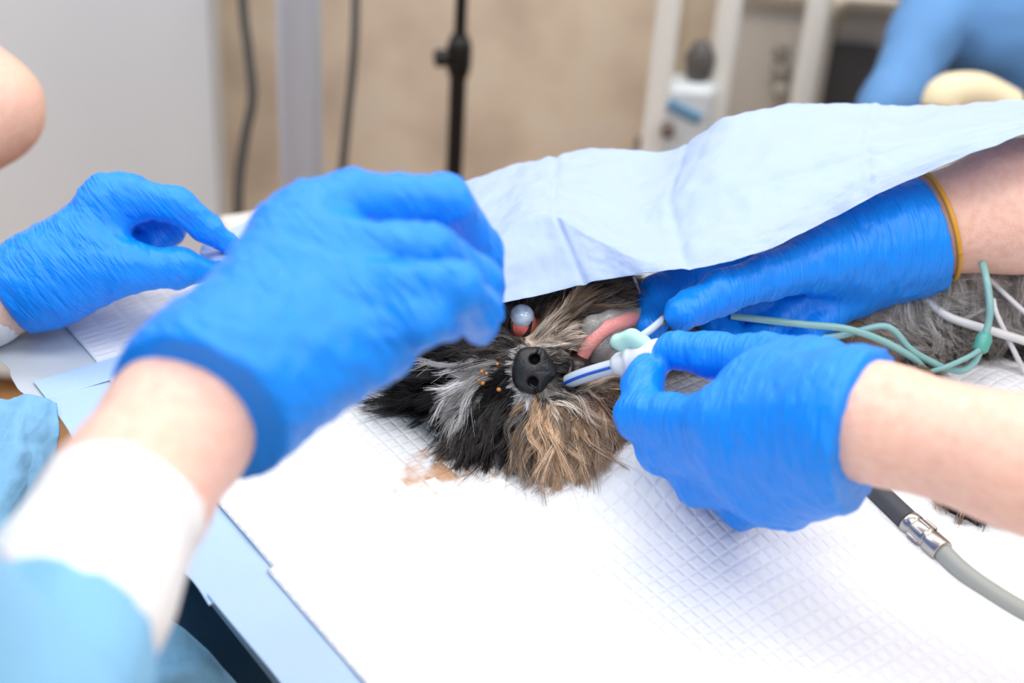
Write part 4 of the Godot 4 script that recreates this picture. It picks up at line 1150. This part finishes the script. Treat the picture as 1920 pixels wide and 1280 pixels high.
	obj("trousers", sheet([
		[Vector3(-0.2242, 0.8154, -0.6339), Vector3(-0.1823, 0.8215, -0.6496), Vector3(-0.1365, 0.8191, -0.6481), Vector3(-0.0992, 0.7886, -0.6408)],
		[Vector3(-0.2102, 0.8014, -0.5781), Vector3(-0.1680, 0.8112, -0.5842), Vector3(-0.1264, 0.8017, -0.5900), Vector3(-0.0943, 0.7721, -0.6069)],
		[Vector3(-0.2103, 0.7249, -0.5538), Vector3(-0.1665, 0.7275, -0.5554), Vector3(-0.1242, 0.7221, -0.5639), Vector3(-0.0857, 0.7006, -0.5858)]], 30, 40, 0.002, folds), navy, a)

	# --- the person at the right, both forearms bare
	var b := thing("person", "person with bare forearms and blue gloves holding the dog's breathing tube", "person", Vector3(0.86, 0, -0.52))
	var elc := Vector3(0.4509, 1.0292, -0.8147)
	var eld := Vector3(0.3024, 1.0443, -0.4468)
	var body_b := limbs("body", [
		[Vector3(0.2177, 0.9786, -0.7949), Vector3(0.2496, 0.9872, -0.8038), 0.024, 0.0290], [Vector3(0.2496, 0.9872, -0.8038), Vector3(0.2935, 0.9985, -0.8109), 0.0290, 0.0385], [Vector3(0.2935, 0.9985, -0.8109), elc, 0.0385, 0.045], [elc, Vector3(0.74, 1.34, -0.66), 0.045, 0.055],
		[Vector3(0.1421, 1.0215, -0.5446), Vector3(0.1574, 1.0270, -0.5304), 0.022, 0.0250], [Vector3(0.1574, 1.0270, -0.5304), Vector3(0.2104, 1.0360, -0.4947), 0.0250, 0.0262], [Vector3(0.2104, 1.0360, -0.4947), eld, 0.0262, 0.042], [eld, Vector3(0.66, 1.34, -0.34), 0.042, 0.055],
		[Vector3(0.74, 1.34, -0.66), Vector3(0.84, 1.38, -0.5), 0.06, 0.06], [Vector3(0.66, 1.34, -0.34), Vector3(0.84, 1.38, -0.5), 0.06, 0.06],
		[Vector3(0.86, 1.30, -0.52), Vector3(0.88, 0.95, -0.52), 0.12, 0.12], [Vector3(0.84, 1.38, -0.5), Vector3(0.83, 1.52, -0.5), 0.06, 0.06], [Vector3(0.81, 1.62, -0.5), Vector3(0.82, 1.69, -0.5), 0.09, 0.095],
		[Vector3(0.88, 0.92, -0.43), Vector3(0.88, 0.08, -0.43), 0.09, 0.055], [Vector3(0.88, 0.92, -0.61), Vector3(0.88, 0.08, -0.61), 0.09, 0.055],
	], skin, b, 0.007, 0.012)
	glove(b, nitrile, Vector3(0.2422, 0.9851, -0.7966), Vector3(0.1618, 0.9885, -0.7681), Vector3(0, 1, 0.3), [
		[Vector3(0.2579, 0.9909, -0.8014), Vector3(0.2359, 0.9847, -0.7963), 29.5, 29, 14], [Vector3(0.2359, 0.9847, -0.7963), Vector3(0.1641, 0.9869, -0.7848), 28, 20, 16], [Vector3(0.2328, 0.9787, -0.7903), Vector3(0.1875, 0.9718, -0.7765), 26, 22, 16], [Vector3(0.2304, 0.9749, -0.7902), Vector3(0.1929, 0.9598, -0.7667), 24, 19, 14],
		[Vector3(0.2134, 0.9855, -0.7780), Vector3(0.1720, 0.9860, -0.7500), 22, 17.0, 18], [Vector3(0.1720, 0.9860, -0.7500), Vector3(0.1381, 0.9890, -0.7212), 16, 12.6, 12], [Vector3(0.1381, 0.9890, -0.7212), Vector3(0.1114, 0.9888, -0.7010), 12.2, 11.0, 4], [Vector3(0.1114, 0.9888, -0.7010), Vector3(0.0897, 0.9826, -0.6865), 11.0, 9.8, 5],
		[Vector3(0.1634, 0.9866, -0.7786), Vector3(0.1038, 0.9749, -0.7525), 14, 11.5, 8], [Vector3(0.1038, 0.9749, -0.7525), Vector3(0.0807, 0.9686, -0.7297), 11.0, 10.0, 5], [Vector3(0.0807, 0.9686, -0.7297), Vector3(0.0749, 0.9621, -0.7021), 10.0, 8.8, 5],
		[Vector3(0.1833, 0.9732, -0.7703), Vector3(0.1394, 0.9605, -0.7506), 11.5, 10.8, 4], [Vector3(0.1394, 0.9605, -0.7506), Vector3(0.1166, 0.9497, -0.7367), 10.2, 9.4, 3], [Vector3(0.1166, 0.9497, -0.7367), Vector3(0.1242, 0.9429, -0.7254), 9.4, 8.6, 3],
		[Vector3(0.1932, 0.9658, -0.7657), Vector3(0.1585, 0.9538, -0.7464), 11.5, 10.6, 3], [Vector3(0.1585, 0.9538, -0.7464), Vector3(0.1395, 0.9441, -0.7285), 10.0, 9.0, 3],
		[Vector3(0.2034, 0.9601, -0.7645), Vector3(0.1810, 0.9504, -0.7490), 11.0, 10.0, 3], [Vector3(0.1810, 0.9504, -0.7490), Vector3(0.1639, 0.9442, -0.7286), 9.4, 8.4, 3],
	], Vector3(0.2430, 0.9865, -0.7987), Vector3(0.2672, 0.9942, -0.8035) - Vector3(0.2359, 0.9847, -0.7963), 0.0295, 0.002, 21)
	var cuffm := mat(Color(0.83, 0.60, 0.16), 0.5)
	var cc := Vector3(0.2470, 0.9874, -0.8004)
	var cn := (Vector3(0.2684, 0.9924, -0.8071) - Vector3(0.2370, 0.9829, -0.7999)).normalized()
	var s1 := cn.cross(Vector3.UP).normalized()
	var s2 := cn.cross(s1)
	var loop := []
	for k in 25:
		loop.append(cc + (s1 * cos(TAU * k / 24.0) + s2 * sin(TAU * k / 24.0)) * 0.0332)
	var band := obj("rubber_band", tube(loop, 0.0017, 8, -1.0, 3, true), cuffm, b)
	band.set_meta("label", "ochre rubber band round the glove cuff")
	glove(b, nitrile, Vector3(0.1540, 1.0249, -0.5350), Vector3(0.1049, 1.0001, -0.5666), Vector3(0, 1, 0.6), [
		[Vector3(0.1639, 1.0266, -0.5278), Vector3(0.1522, 1.0237, -0.5365), 27.5, 27, 14], [Vector3(0.1522, 1.0237, -0.5365), Vector3(0.1178, 1.0078, -0.5832), 25, 17, 16], [Vector3(0.1522, 1.0227, -0.5359), Vector3(0.1034, 0.9951, -0.5693), 26, 18, 16], [Vector3(0.1505, 1.0181, -0.5342), Vector3(0.1093, 0.9828, -0.5617), 26, 18, 16], [Vector3(0.1488, 1.0149, -0.5345), Vector3(0.1211, 0.9679, -0.5583), 24, 16, 16], [Vector3(0.1514, 1.0111, -0.5322), Vector3(0.1347, 0.9614, -0.5601), 22, 14, 14],
		[Vector3(0.1436, 1.0163, -0.5826), Vector3(0.1247, 1.0004, -0.6140), 17, 13.5, 12], [Vector3(0.1247, 1.0004, -0.6140), Vector3(0.1014, 0.9911, -0.6317), 12.6, 11.0, 7], [Vector3(0.1014, 0.9911, -0.6317), Vector3(0.0818, 0.9857, -0.6437), 10.8, 9.6, 5],
		[Vector3(0.1035, 0.9930, -0.5680), Vector3(0.0654, 0.9696, -0.6065), 14, 11.8, 9], [Vector3(0.0654, 0.9696, -0.6065), Vector3(0.0670, 0.9744, -0.6295), 10.8, 9.6, 5], [Vector3(0.0670, 0.9744, -0.6295), Vector3(0.0719, 0.9772, -0.6431), 9.4, 7.8, 5],
		[Vector3(0.1093, 0.9828, -0.5617), Vector3(0.0770, 0.9564, -0.5983), 14, 12, 9], [Vector3(0.0770, 0.9564, -0.5983), Vector3(0.0907, 0.9483, -0.6344), 11, 9.5, 5],
		[Vector3(0.1210, 0.9690, -0.5589), Vector3(0.0965, 0.9431, -0.5899), 13.5, 11.5, 9], [Vector3(0.0965, 0.9431, -0.5899), Vector3(0.1076, 0.9382, -0.6223), 10.5, 9, 5],
		[Vector3(0.1347, 0.9614, -0.5601), Vector3(0.1183, 0.9343, -0.5845), 12.5, 10.5, 8], [Vector3(0.1183, 0.9343, -0.5845), Vector3(0.1266, 0.9331, -0.6132), 9.5, 8.5, 5],
	], Vector3(0.1552, 1.0244, -0.5346), Vector3(0.1738, 1.0284, -0.5218) - Vector3(0.1521, 1.0241, -0.5368), 0.0272, 0.002, 33)
	limbs("scrub_top", [
		[Vector3(0.86, 1.32, -0.52), Vector3(0.88, 0.80, -0.52), 0.15, 0.17], [Vector3(0.74, 1.35, -0.66), Vector3(0.66, 1.35, -0.34), 0.08, 0.08],
		[Vector3(0.74, 1.34, -0.66), Vector3(0.74, 1.34, -0.66).lerp(elc, 0.5), 0.085, 0.075], [Vector3(0.66, 1.34, -0.34), Vector3(0.66, 1.34, -0.34).lerp(eld, 0.5), 0.085, 0.075],
	], scrub, b, 0.010, 0.03)
	limbs("trousers", [[Vector3(0.88, 0.86, -0.43), Vector3(0.88, 0.05, -0.43), 0.105, 0.08], [Vector3(0.88, 0.86, -0.61), Vector3(0.88, 0.05, -0.61), 0.105, 0.08]], scrub, b, 0.012, 0.02)

	# --- bare elbow of somebody standing beyond the table's end
	var c := thing("person", "person with a bare bent elbow standing before the white cabinet", "person", Vector3(-0.75, 0, -1.15))
	limbs("body", [[Vector3(-0.4126, 0.9068, -1.0566), Vector3(-0.5423, 0.9984, -1.0785), 0.0370, 0.048], [Vector3(-0.4170, 0.9006, -1.0527), Vector3(-0.4868, 0.8517, -0.9043), 0.036, 0.030], [Vector3(-0.4868, 0.8517, -0.9043), Vector3(-0.5035, 0.8404, -0.8618), 0.030, 0.026], [Vector3(-0.5423, 0.9984, -1.0785), Vector3(-0.78, 1.30, -1.10), 0.048, 0.06],
		[Vector3(-0.78, 1.30, -1.10), Vector3(-0.82, 1.28, -1.3), 0.07, 0.08], [Vector3(-0.82, 1.28, -1.25), Vector3(-0.82, 0.9, -1.25), 0.11, 0.11], [Vector3(-0.80, 1.35, -1.25), Vector3(-0.78, 1.5, -1.25), 0.055, 0.055], [Vector3(-0.76, 1.58, -1.25), Vector3(-0.77, 1.64, -1.25), 0.085, 0.09],
		[Vector3(-0.82, 0.9, -1.17), Vector3(-0.82, 0.07, -1.17), 0.09, 0.055], [Vector3(-0.82, 0.9, -1.33), Vector3(-0.82, 0.07, -1.33), 0.09, 0.055]], skin, c, 0.008, 0.03)
	limbs("scrub_top", [[Vector3(-0.82, 1.30, -1.25), Vector3(-0.82, 0.78, -1.25), 0.14, 0.15], [Vector3(-0.78, 1.30, -1.10), Vector3(-0.80, 1.30, -1.4), 0.095, 0.095], [Vector3(-0.78, 1.30, -1.10), Vector3(-0.5423, 0.9984, -1.0785).lerp(Vector3(-0.78, 1.30, -1.10), 0.3), 0.095, 0.080]], scrub, c, 0.010, 0.03)
	limbs("trousers", [[Vector3(-0.82, 0.86, -1.17), Vector3(-0.82, 0.05, -1.17), 0.105, 0.08], [Vector3(-0.82, 0.86, -1.33), Vector3(-0.82, 0.05, -1.33), 0.105, 0.08]], scrub, c, 0.012, 0.02)

	# --- somebody in blue scrubs bending over in the background
	var d := thing("person", "person in blue scrubs bending beside the equipment trolley in the background", "person", Vector3(0.86, 0, -1.85))
	limbs("scrub_top", [[Vector3(0.5494, 0.8036, -1.7586), Vector3(0.7521, 0.8434, -1.8424), 0.085, 0.14], [Vector3(0.5450, 0.7885, -1.7256), Vector3(0.7279, 0.7353, -1.7749), 0.060, 0.12], [Vector3(0.5073, 0.8448, -1.7843), Vector3(0.4553, 0.7973, -1.6839), 0.055, 0.042], [Vector3(0.4553, 0.7973, -1.6839), Vector3(0.4095, 0.7443, -1.6036), 0.040, 0.032], [Vector3(0.4095, 0.7443, -1.6036), Vector3(0.3976, 0.7321, -1.5842), 0.030, 0.028], [Vector3(0.7521, 0.8434, -1.8424), Vector3(0.8227, 0.7597, -1.8019), 0.145, 0.140]], scrub, d, 0.008, 0.02, [], 0.006, Vector3(14, 14, 14))
	limbs("body", [[Vector3(0.7521, 0.8434, -1.8424), Vector3(0.8298, 0.7545, -1.7987), 0.12, 0.11], [Vector3(0.4029, 0.7401, -1.5892), Vector3(0.3905, 0.7204, -1.5651), 0.024, 0.022], [Vector3(0.7080, 0.9113, -1.8259), Vector3(0.6712, 0.9581, -1.8316), 0.055, 0.055], [Vector3(0.6494, 0.9835, -1.8238), Vector3(0.6337, 1.0140, -1.8193), 0.09, 0.09],
		[Vector3(0.8298, 0.7545, -1.7987), Vector3(1.02, 0.07, -1.75), 0.09, 0.05], [Vector3(0.8298, 0.7545, -1.7987), Vector3(1.02, 0.07, -1.95), 0.09, 0.05]], skin, d, 0.010, 0.03)
	limbs("trousers", [[Vector3(0.8298, 0.7545, -1.7987), Vector3(1.02, 0.05, -1.75), 0.115, 0.075], [Vector3(0.8298, 0.7545, -1.7987), Vector3(1.02, 0.05, -1.95), 0.115, 0.075]], scrub, d, 0.012, 0.02)
	# caps and masks
	for h in [[a, Vector3(-0.405, 1.63, -0.43), Vector3(0.78, 0, -0.62)], [b, Vector3(0.815, 1.655, -0.5), Vector3(-1, 0, -0.1)], [c, Vector3(-0.765, 1.61, -1.25), Vector3(1, 0, 0.2)], [d, Vector3(0.6415, 0.9988, -1.8216), Vector3(-0.7, 0, 0.7)]]:
		var hp: Vector3 = h[1]
		var face: Vector3 = (h[2] as Vector3).normalized()
		limbs("cap", [[hp + Vector3(0, 0.045, 0) - face * 0.012, hp + Vector3(0, 0.020, 0) - face * 0.030, 0.097, 0.097]], scrub, h[0], 0.010, 0.02)
		limbs("mask", [[hp + Vector3(0, -0.045, 0) + face * 0.040, hp + Vector3(0, -0.075, 0) + face * 0.030, 0.062, 0.050]], scrub, h[0], 0.010, 0.02)

func small_things() -> void:
	# breathing tube: clear white shaft with a blue line, white connector
	var clear := mat(Color(0.80, 0.85, 0.92), 0.25)
	clear.backlight_enabled = true
	clear.backlight = Color(0.5, 0.5, 0.5)
	var white := mat(Color(0.90, 0.92, 0.96), 0.4)
	white.backlight_enabled = true
	white.backlight = Color(0.4, 0.4, 0.4)
	var mint := mat(Color(0.70, 0.88, 0.84), 0.3)
	mint.backlight_enabled = true
	mint.backlight = Color(0.4, 0.5, 0.48)
	var et := thing("breathing_tube", "translucent white breathing tube with blue stripe in the dog's mouth", "tube", Vector3(0.0434, 0.9555, -0.6626))
	var run := [Vector3(0.0256, 0.9227, -0.6951), Vector3(0.0323, 0.9449, -0.6701), Vector3(0.0418, 0.9576, -0.6592), Vector3(0.0583, 0.9683, -0.6541)]
	obj("shaft", tube(run, 0.0040, 20), clear, et)
	var line := []
	var toward := (Vector3(0, 1.386, 0) - Vector3(0.0434, 0.9555, -0.6626)).normalized()
	var shaft_path := smooth_path(run, 4)
	for k in shaft_path.size():
		var along := (shaft_path[mini(k + 1, shaft_path.size() - 1)] - shaft_path[maxi(k - 1, 0)]).normalized()
		line.append(shaft_path[k] + (toward - along * toward.dot(along)).normalized() * 0.0038)
	obj("blue_stripe", tube(line, 0.0009, 8, -1.0, 2), mat(Color(0.06, 0.33, 0.75), 0.3), et)
	var ca := (Vector3(0.0663, 0.9755, -0.6491) - Vector3(0.0575, 0.9683, -0.6540)).normalized()
	obj("connector", lathe([[0.0, -0.003], [0.0050, -0.003], [0.0062, 0.0], [0.0062, 0.004], [0.0052, 0.005], [0.0056, 0.007], [0.0085, 0.008], [0.0088, 0.011], [0.0075, 0.013], [0.0075, 0.026], [0.0, 0.026]], Vector3(0.0569, 0.9683, -0.6540), ca, 28), white, et)
	var valve := thing("pilot_valve", "pale mint green plastic valve clip above the white connector", "valve", Vector3(0.0600, 0.9842, -0.6510))
	limbs("clip", [[Vector3(0.0541, 0.9829, -0.6537), Vector3(0.0612, 0.9861, -0.6522), 0.0034, 0.0038], [Vector3(0.0612, 0.9861, -0.6522), Vector3(0.0668, 0.9839, -0.6497), 0.0042, 0.0050], [Vector3(0.0534, 0.9815, -0.6528), Vector3(0.0571, 0.9801, -0.6520), 0.0026, 0.0030]], mint, valve, 0.0008, 0.003)
	obj("thin_tube", tube([Vector3(0.0653, 0.9858, -0.6532), Vector3(0.0723, 0.9826, -0.6677), Vector3(0.0798, 0.9770, -0.6878)], 0.0020, 10), clear, valve)
	obj("tip", tube([Vector3(0.0774, 0.9780, -0.6813), Vector3(0.0806, 0.9763, -0.6897)], 0.0024, 10), mat(Color(0.55, 0.52, 0.30), 0.4), valve)
	var pin := thing("steel_pin", "short steel pin tucked in the dog's fur under the sheet's edge", "pin", Vector3(0.0681, 0.9714, -0.7291))
	obj("shaft", tube([Vector3(0.0646, 0.9753, -0.7363), Vector3(0.0709, 0.9685, -0.7249)], 0.0011, 10), mat(Color(0.85, 0.84, 0.82), 0.25, 0.8), pin)
	obj("head", lathe([[0.0, -0.001], [0.0018, -0.001], [0.0022, 0.0005], [0.0, 0.0015]], Vector3(0.0646, 0.9753, -0.7363), (Vector3(0.0646, 0.9753, -0.7363) - Vector3(0.0709, 0.9685, -0.7249)).normalized(), 14), mat(Color(0.45, 0.38, 0.33), 0.3, 0.8), pin)
	# mint tubing loop on the grey body
	var hose := mat(Color(0.56, 0.75, 0.74), 0.22)
	hose.backlight_enabled = true
	hose.backlight = Color(0.4, 0.5, 0.5)
	var g := thing("infusion_tubing", "mint green infusion tubing looped with a connector over the grey fur", "tubing", Vector3(0.2568, 0.9237, -0.7429))
	obj("hose", tube([Vector3(0.1224, 0.9578, -0.7288), Vector3(0.1609, 0.9588, -0.7236), Vector3(0.1876, 0.9571, -0.7248), Vector3(0.2088, 0.9506, -0.7255), Vector3(0.2271, 0.9418, -0.7247), Vector3(0.2376, 0.9313, -0.7300)], 0.0021, 12), hose, g)
	obj("hose", tube([Vector3(0.1349, 0.9370, -0.7335), Vector3(0.1804, 0.9473, -0.7305), Vector3(0.1964, 0.9524, -0.7313), Vector3(0.2088, 0.9565, -0.7315), Vector3(0.2165, 0.9544, -0.7302), Vector3(0.2274, 0.9441, -0.7285), Vector3(0.2430, 0.9351, -0.7300), Vector3(0.2529, 0.9306, -0.7319), Vector3(0.2616, 0.9295, -0.7336), Vector3(0.2681, 0.9325, -0.7378), Vector3(0.2716, 0.9379, -0.7424)], 0.0020, 12), hose, g)
	obj("hose", tube([Vector3(0.2396, 0.9291, -0.7286), Vector3(0.2490, 0.9347, -0.7274), Vector3(0.2632, 0.9386, -0.7345), Vector3(0.2709, 0.9400, -0.7413)], 0.0016, 12), hose, g)
	obj("hose", tube([Vector3(0.2735, 0.9449, -0.7467), Vector3(0.2750, 0.9534, -0.7508), Vector3(0.2742, 0.9636, -0.7548), Vector3(0.2719, 0.9751, -0.7668), Vector3(0.2721, 0.9788, -0.7892)], 0.0022, 12), hose, g)
	var dirc := (Vector3(0.2745, 0.9476, -0.7484) - Vector3(0.2710, 0.9374, -0.7420))
	obj("connector", lathe([[0.0, 0.0], [0.0028, 0.0], [0.0045, 0.0015], [0.0048, 0.0085], [0.0032, 0.012], [0.0, 0.0125]], Vector3(0.2710, 0.9374, -0.7420), dirc.normalized(), 20), mat(Color(0.35, 0.68, 0.62), 0.3), g)
	var lead := mat(Color(0.84, 0.85, 0.86), 0.35)
	var w1 := thing("white_lead", "thick white monitor lead crossing behind the mint tubing", "cable", Vector3(0.2640, 0.9434, -0.7670), "white leads on the dog's body")
	obj("cord", tube([Vector3(0.2345, 0.9571, -0.7933), Vector3(0.2404, 0.9529, -0.7847), Vector3(0.2488, 0.9480, -0.7734), Vector3(0.2585, 0.9447, -0.7666), Vector3(0.2792, 0.9413, -0.7622), Vector3(0.3039, 0.9356, -0.7609), Vector3(0.3465, 0.9241, -0.7608)], 0.0026, 12), lead, w1)
	var w2 := thing("white_lead", "thin white lead slanting down from under the upper forearm", "cable", Vector3(0.2946, 0.9523, -0.7844), "white leads on the dog's body")
	obj("cord", tube([Vector3(0.2810, 0.9599, -0.7950), Vector3(0.2852, 0.9585, -0.7882), Vector3(0.2930, 0.9544, -0.7798), Vector3(0.3048, 0.9465, -0.7748), Vector3(0.3406, 0.9211, -0.7707)], 0.0016, 10), lead, w2)
	var w3 := thing("white_lead", "thin white lead dropping steeply under the thick white lead", "cable", Vector3(0.2932, 0.9344, -0.7614), "white leads on the dog's body")
	obj("cord", tube([Vector3(0.2842, 0.9528, -0.7788), Vector3(0.2858, 0.9472, -0.7717), Vector3(0.2920, 0.9376, -0.7645), Vector3(0.2988, 0.9275, -0.7582), Vector3(0.3078, 0.9143, -0.7523), Vector3(0.3132, 0.9039, -0.7246)], 0.0016, 10), lead, w3)
	# grey cable with a metal plug on the pad
	var gc := thing("probe_cable", "grey probe cable with metal plug lying on the white pad", "cable", Vector3(0.2218, 0.9040, -0.6101))
	var gp := [Vector3(0.1891, 0.9100, -0.6557), Vector3(0.1999, 0.9100, -0.6344), Vector3(0.2113, 0.9100, -0.6124)]
	obj("dark_sleeve", tube(gp, 0.0062, 16), mat(Color(0.26, 0.27, 0.29), 0.6), gc)
	var metal := mat(Color(0.72, 0.70, 0.68), 0.25, 0.9)
	var pa := Vector3(0.2109, 0.9100, -0.6132)
	var pd := (Vector3(0.2241, 0.9100, -0.5900) - pa)
	var pl := pd.length()
	var plug := obj("metal_plug", lathe([[0.0, 0.0], [0.0062, 0.0], [0.0066, 0.0012], [0.0066, pl * 0.16], [0.0058, pl * 0.18], [0.0058, pl * 0.24], [0.0067, pl * 0.26], [0.0067, pl * 0.56], [0.0056, pl * 0.58], [0.0056, pl * 0.64], [0.0064, pl * 0.66], [0.0064, pl * 0.97], [0.0058, pl], [0.0, pl]], pa, pd.normalized(), 28), metal, gc)
	var q1 := pd.normalized().cross(Vector3.UP).normalized()
	var q2 := pd.normalized().cross(q1)
	for k in 8:
		var ang := TAU * k / 8.0
		var o := (q1 * cos(ang) + q2 * sin(ang)) * 0.0066
		obj("ridge", tube([pa + o + pd * 0.27, pa + o + pd * 0.55], 0.0009, 6), metal, plug)
	obj("grey_cord", tube([Vector3(0.2233, 0.9100, -0.5916), Vector3(0.2305, 0.9090, -0.5788), Vector3(0.2411, 0.9080, -0.5663), Vector3(0.2568, 0.9080, -0.5507), Vector3(0.2854, 0.9080, -0.5297), Vector3(0.3291, 0.9080, -0.5182)], 0.0050, 16), mat(Color(0.62, 0.64, 0.62), 0.45), gc)

func drape() -> void:
	var paper := mat(Color(0.675, 0.755, 0.905), 0.7)
	paper.backlight_enabled = true
	paper.backlight = Color(0.42, 0.46, 0.5)
	relief(paper, noise_tex(0.2, 2, 512, 52), 0.02, Vector3(12, 12, 12))
	var d := thing("surgical_sheet", "pale blue folded paper surgical sheet held over the dog by gloved hands", "sheet", Vector3(0.0700, 0.9879, -0.7889))
	var nz := FastNoiseLite.new()
	nz.seed = 6
	nz.frequency = 1.0
	# each column from the near edge over the crease to the far edge
	var cols := [
		[Vector3(-0.1808, 0.9426, -0.7724), Vector3(-0.1881, 0.9450, -0.7774), Vector3(-0.1900, 0.9460, -0.7793), Vector3(-0.1898, 0.9484, -0.7831), Vector3(-0.1860, 0.9466, -0.7985)],
		[Vector3(-0.1228, 0.9489, -0.7292), Vector3(-0.1343, 0.9536, -0.7534), Vector3(-0.1380, 0.9522, -0.7619), Vector3(-0.1535, 0.9424, -0.8077), Vector3(-0.1564, 0.9403, -0.8535)],
		[Vector3(-0.0596, 0.9553, -0.7037), Vector3(-0.0725, 0.9642, -0.7340), Vector3(-0.0760, 0.9622, -0.7445), Vector3(-0.0914, 0.9489, -0.8117), Vector3(-0.1009, 0.9416, -0.8779)],
		[Vector3(-0.0058, 0.9767, -0.6946), Vector3(-0.0198, 0.9910, -0.7272), Vector3(-0.0211, 0.9889, -0.7377), Vector3(-0.0294, 0.9729, -0.8031), Vector3(-0.0422, 0.9525, -0.8847)],
		[Vector3(0.0267, 0.9857, -0.6979), Vector3(0.0092, 1.0077, -0.7423), Vector3(0.0079, 1.0047, -0.7546), Vector3(0.0063, 0.9887, -0.8130), Vector3(0.0057, 0.9676, -0.8941)],
		[Vector3(0.0544, 0.9959, -0.6961), Vector3(0.0399, 1.0068, -0.7182), Vector3(0.0397, 1.0044, -0.7285), Vector3(0.0412, 0.9938, -0.8044), Vector3(0.0470, 0.9769, -0.8999)],
		[Vector3(0.0773, 1.0053, -0.6901), Vector3(0.0742, 1.0068, -0.6946), Vector3(0.0740, 1.0063, -0.7013), Vector3(0.0731, 0.9989, -0.7781), Vector3(0.0907, 0.9864, -0.8823)],
		[Vector3(0.1235, 1.0128, -0.6984), Vector3(0.1198, 1.0153, -0.7046), Vector3(0.1186, 1.0177, -0.7132), Vector3(0.1115, 1.0222, -0.7750), Vector3(0.1253, 1.0243, -0.8589)],
		[Vector3(0.1689, 1.0229, -0.7306), Vector3(0.1667, 1.0258, -0.7348), Vector3(0.1667, 1.0298, -0.7444), Vector3(0.1681, 1.0372, -0.7843), Vector3(0.1885, 1.0303, -0.8744)],
		[Vector3(0.2153, 1.0329, -0.7639), Vector3(0.2114, 1.0362, -0.7672), Vector3(0.2112, 1.0393, -0.7727), Vector3(0.2156, 1.0410, -0.7985), Vector3(0.2376, 1.0267, -0.8839)],
		[Vector3(0.2760, 1.0588, -0.7743), Vector3(0.2766, 1.0587, -0.7789), Vector3(0.2769, 1.0588, -0.7837), Vector3(0.2824, 1.0513, -0.8168), Vector3(0.2992, 1.0346, -0.8889)],
		[Vector3(0.3306, 1.0719, -0.7707), Vector3(0.3301, 1.0716, -0.7764), Vector3(0.3314, 1.0712, -0.7820), Vector3(0.3400, 1.0640, -0.8129), Vector3(0.3643, 1.0408, -0.8927)]]
	var rows := []
	for r in 5:
		var row := []
		for c in cols:
			row.append(c[4 - r])
		rows.append(row)
	var wr := func(p: Vector3, nn: Vector3, u: float, v: float) -> Vector3:
		# soft wrinkles, and the straight creases of a sheet that lay folded
		var h := 0.0030 * nz.get_noise_3dv(p * 22.0) + 0.0012 * nz.get_noise_3dv(p * 60.0)
		h += 0.0016 * exp(-pow((u - 0.395) / 0.006, 2.0)) + 0.0018 * exp(-pow((u - 0.575) / 0.006, 2.0)) - 0.0016 * exp(-pow((u - 0.78) / 0.006, 2.0))
		h += 0.0016 * exp(-pow((v - 0.33) / 0.02, 2.0)) * (1.0 if u > 0.3 else 0.0)
		return p + nn * h
	obj("folded_sheet", sheet(rows, 240, 80, 0.0005, wr, 0.7), paper, d)
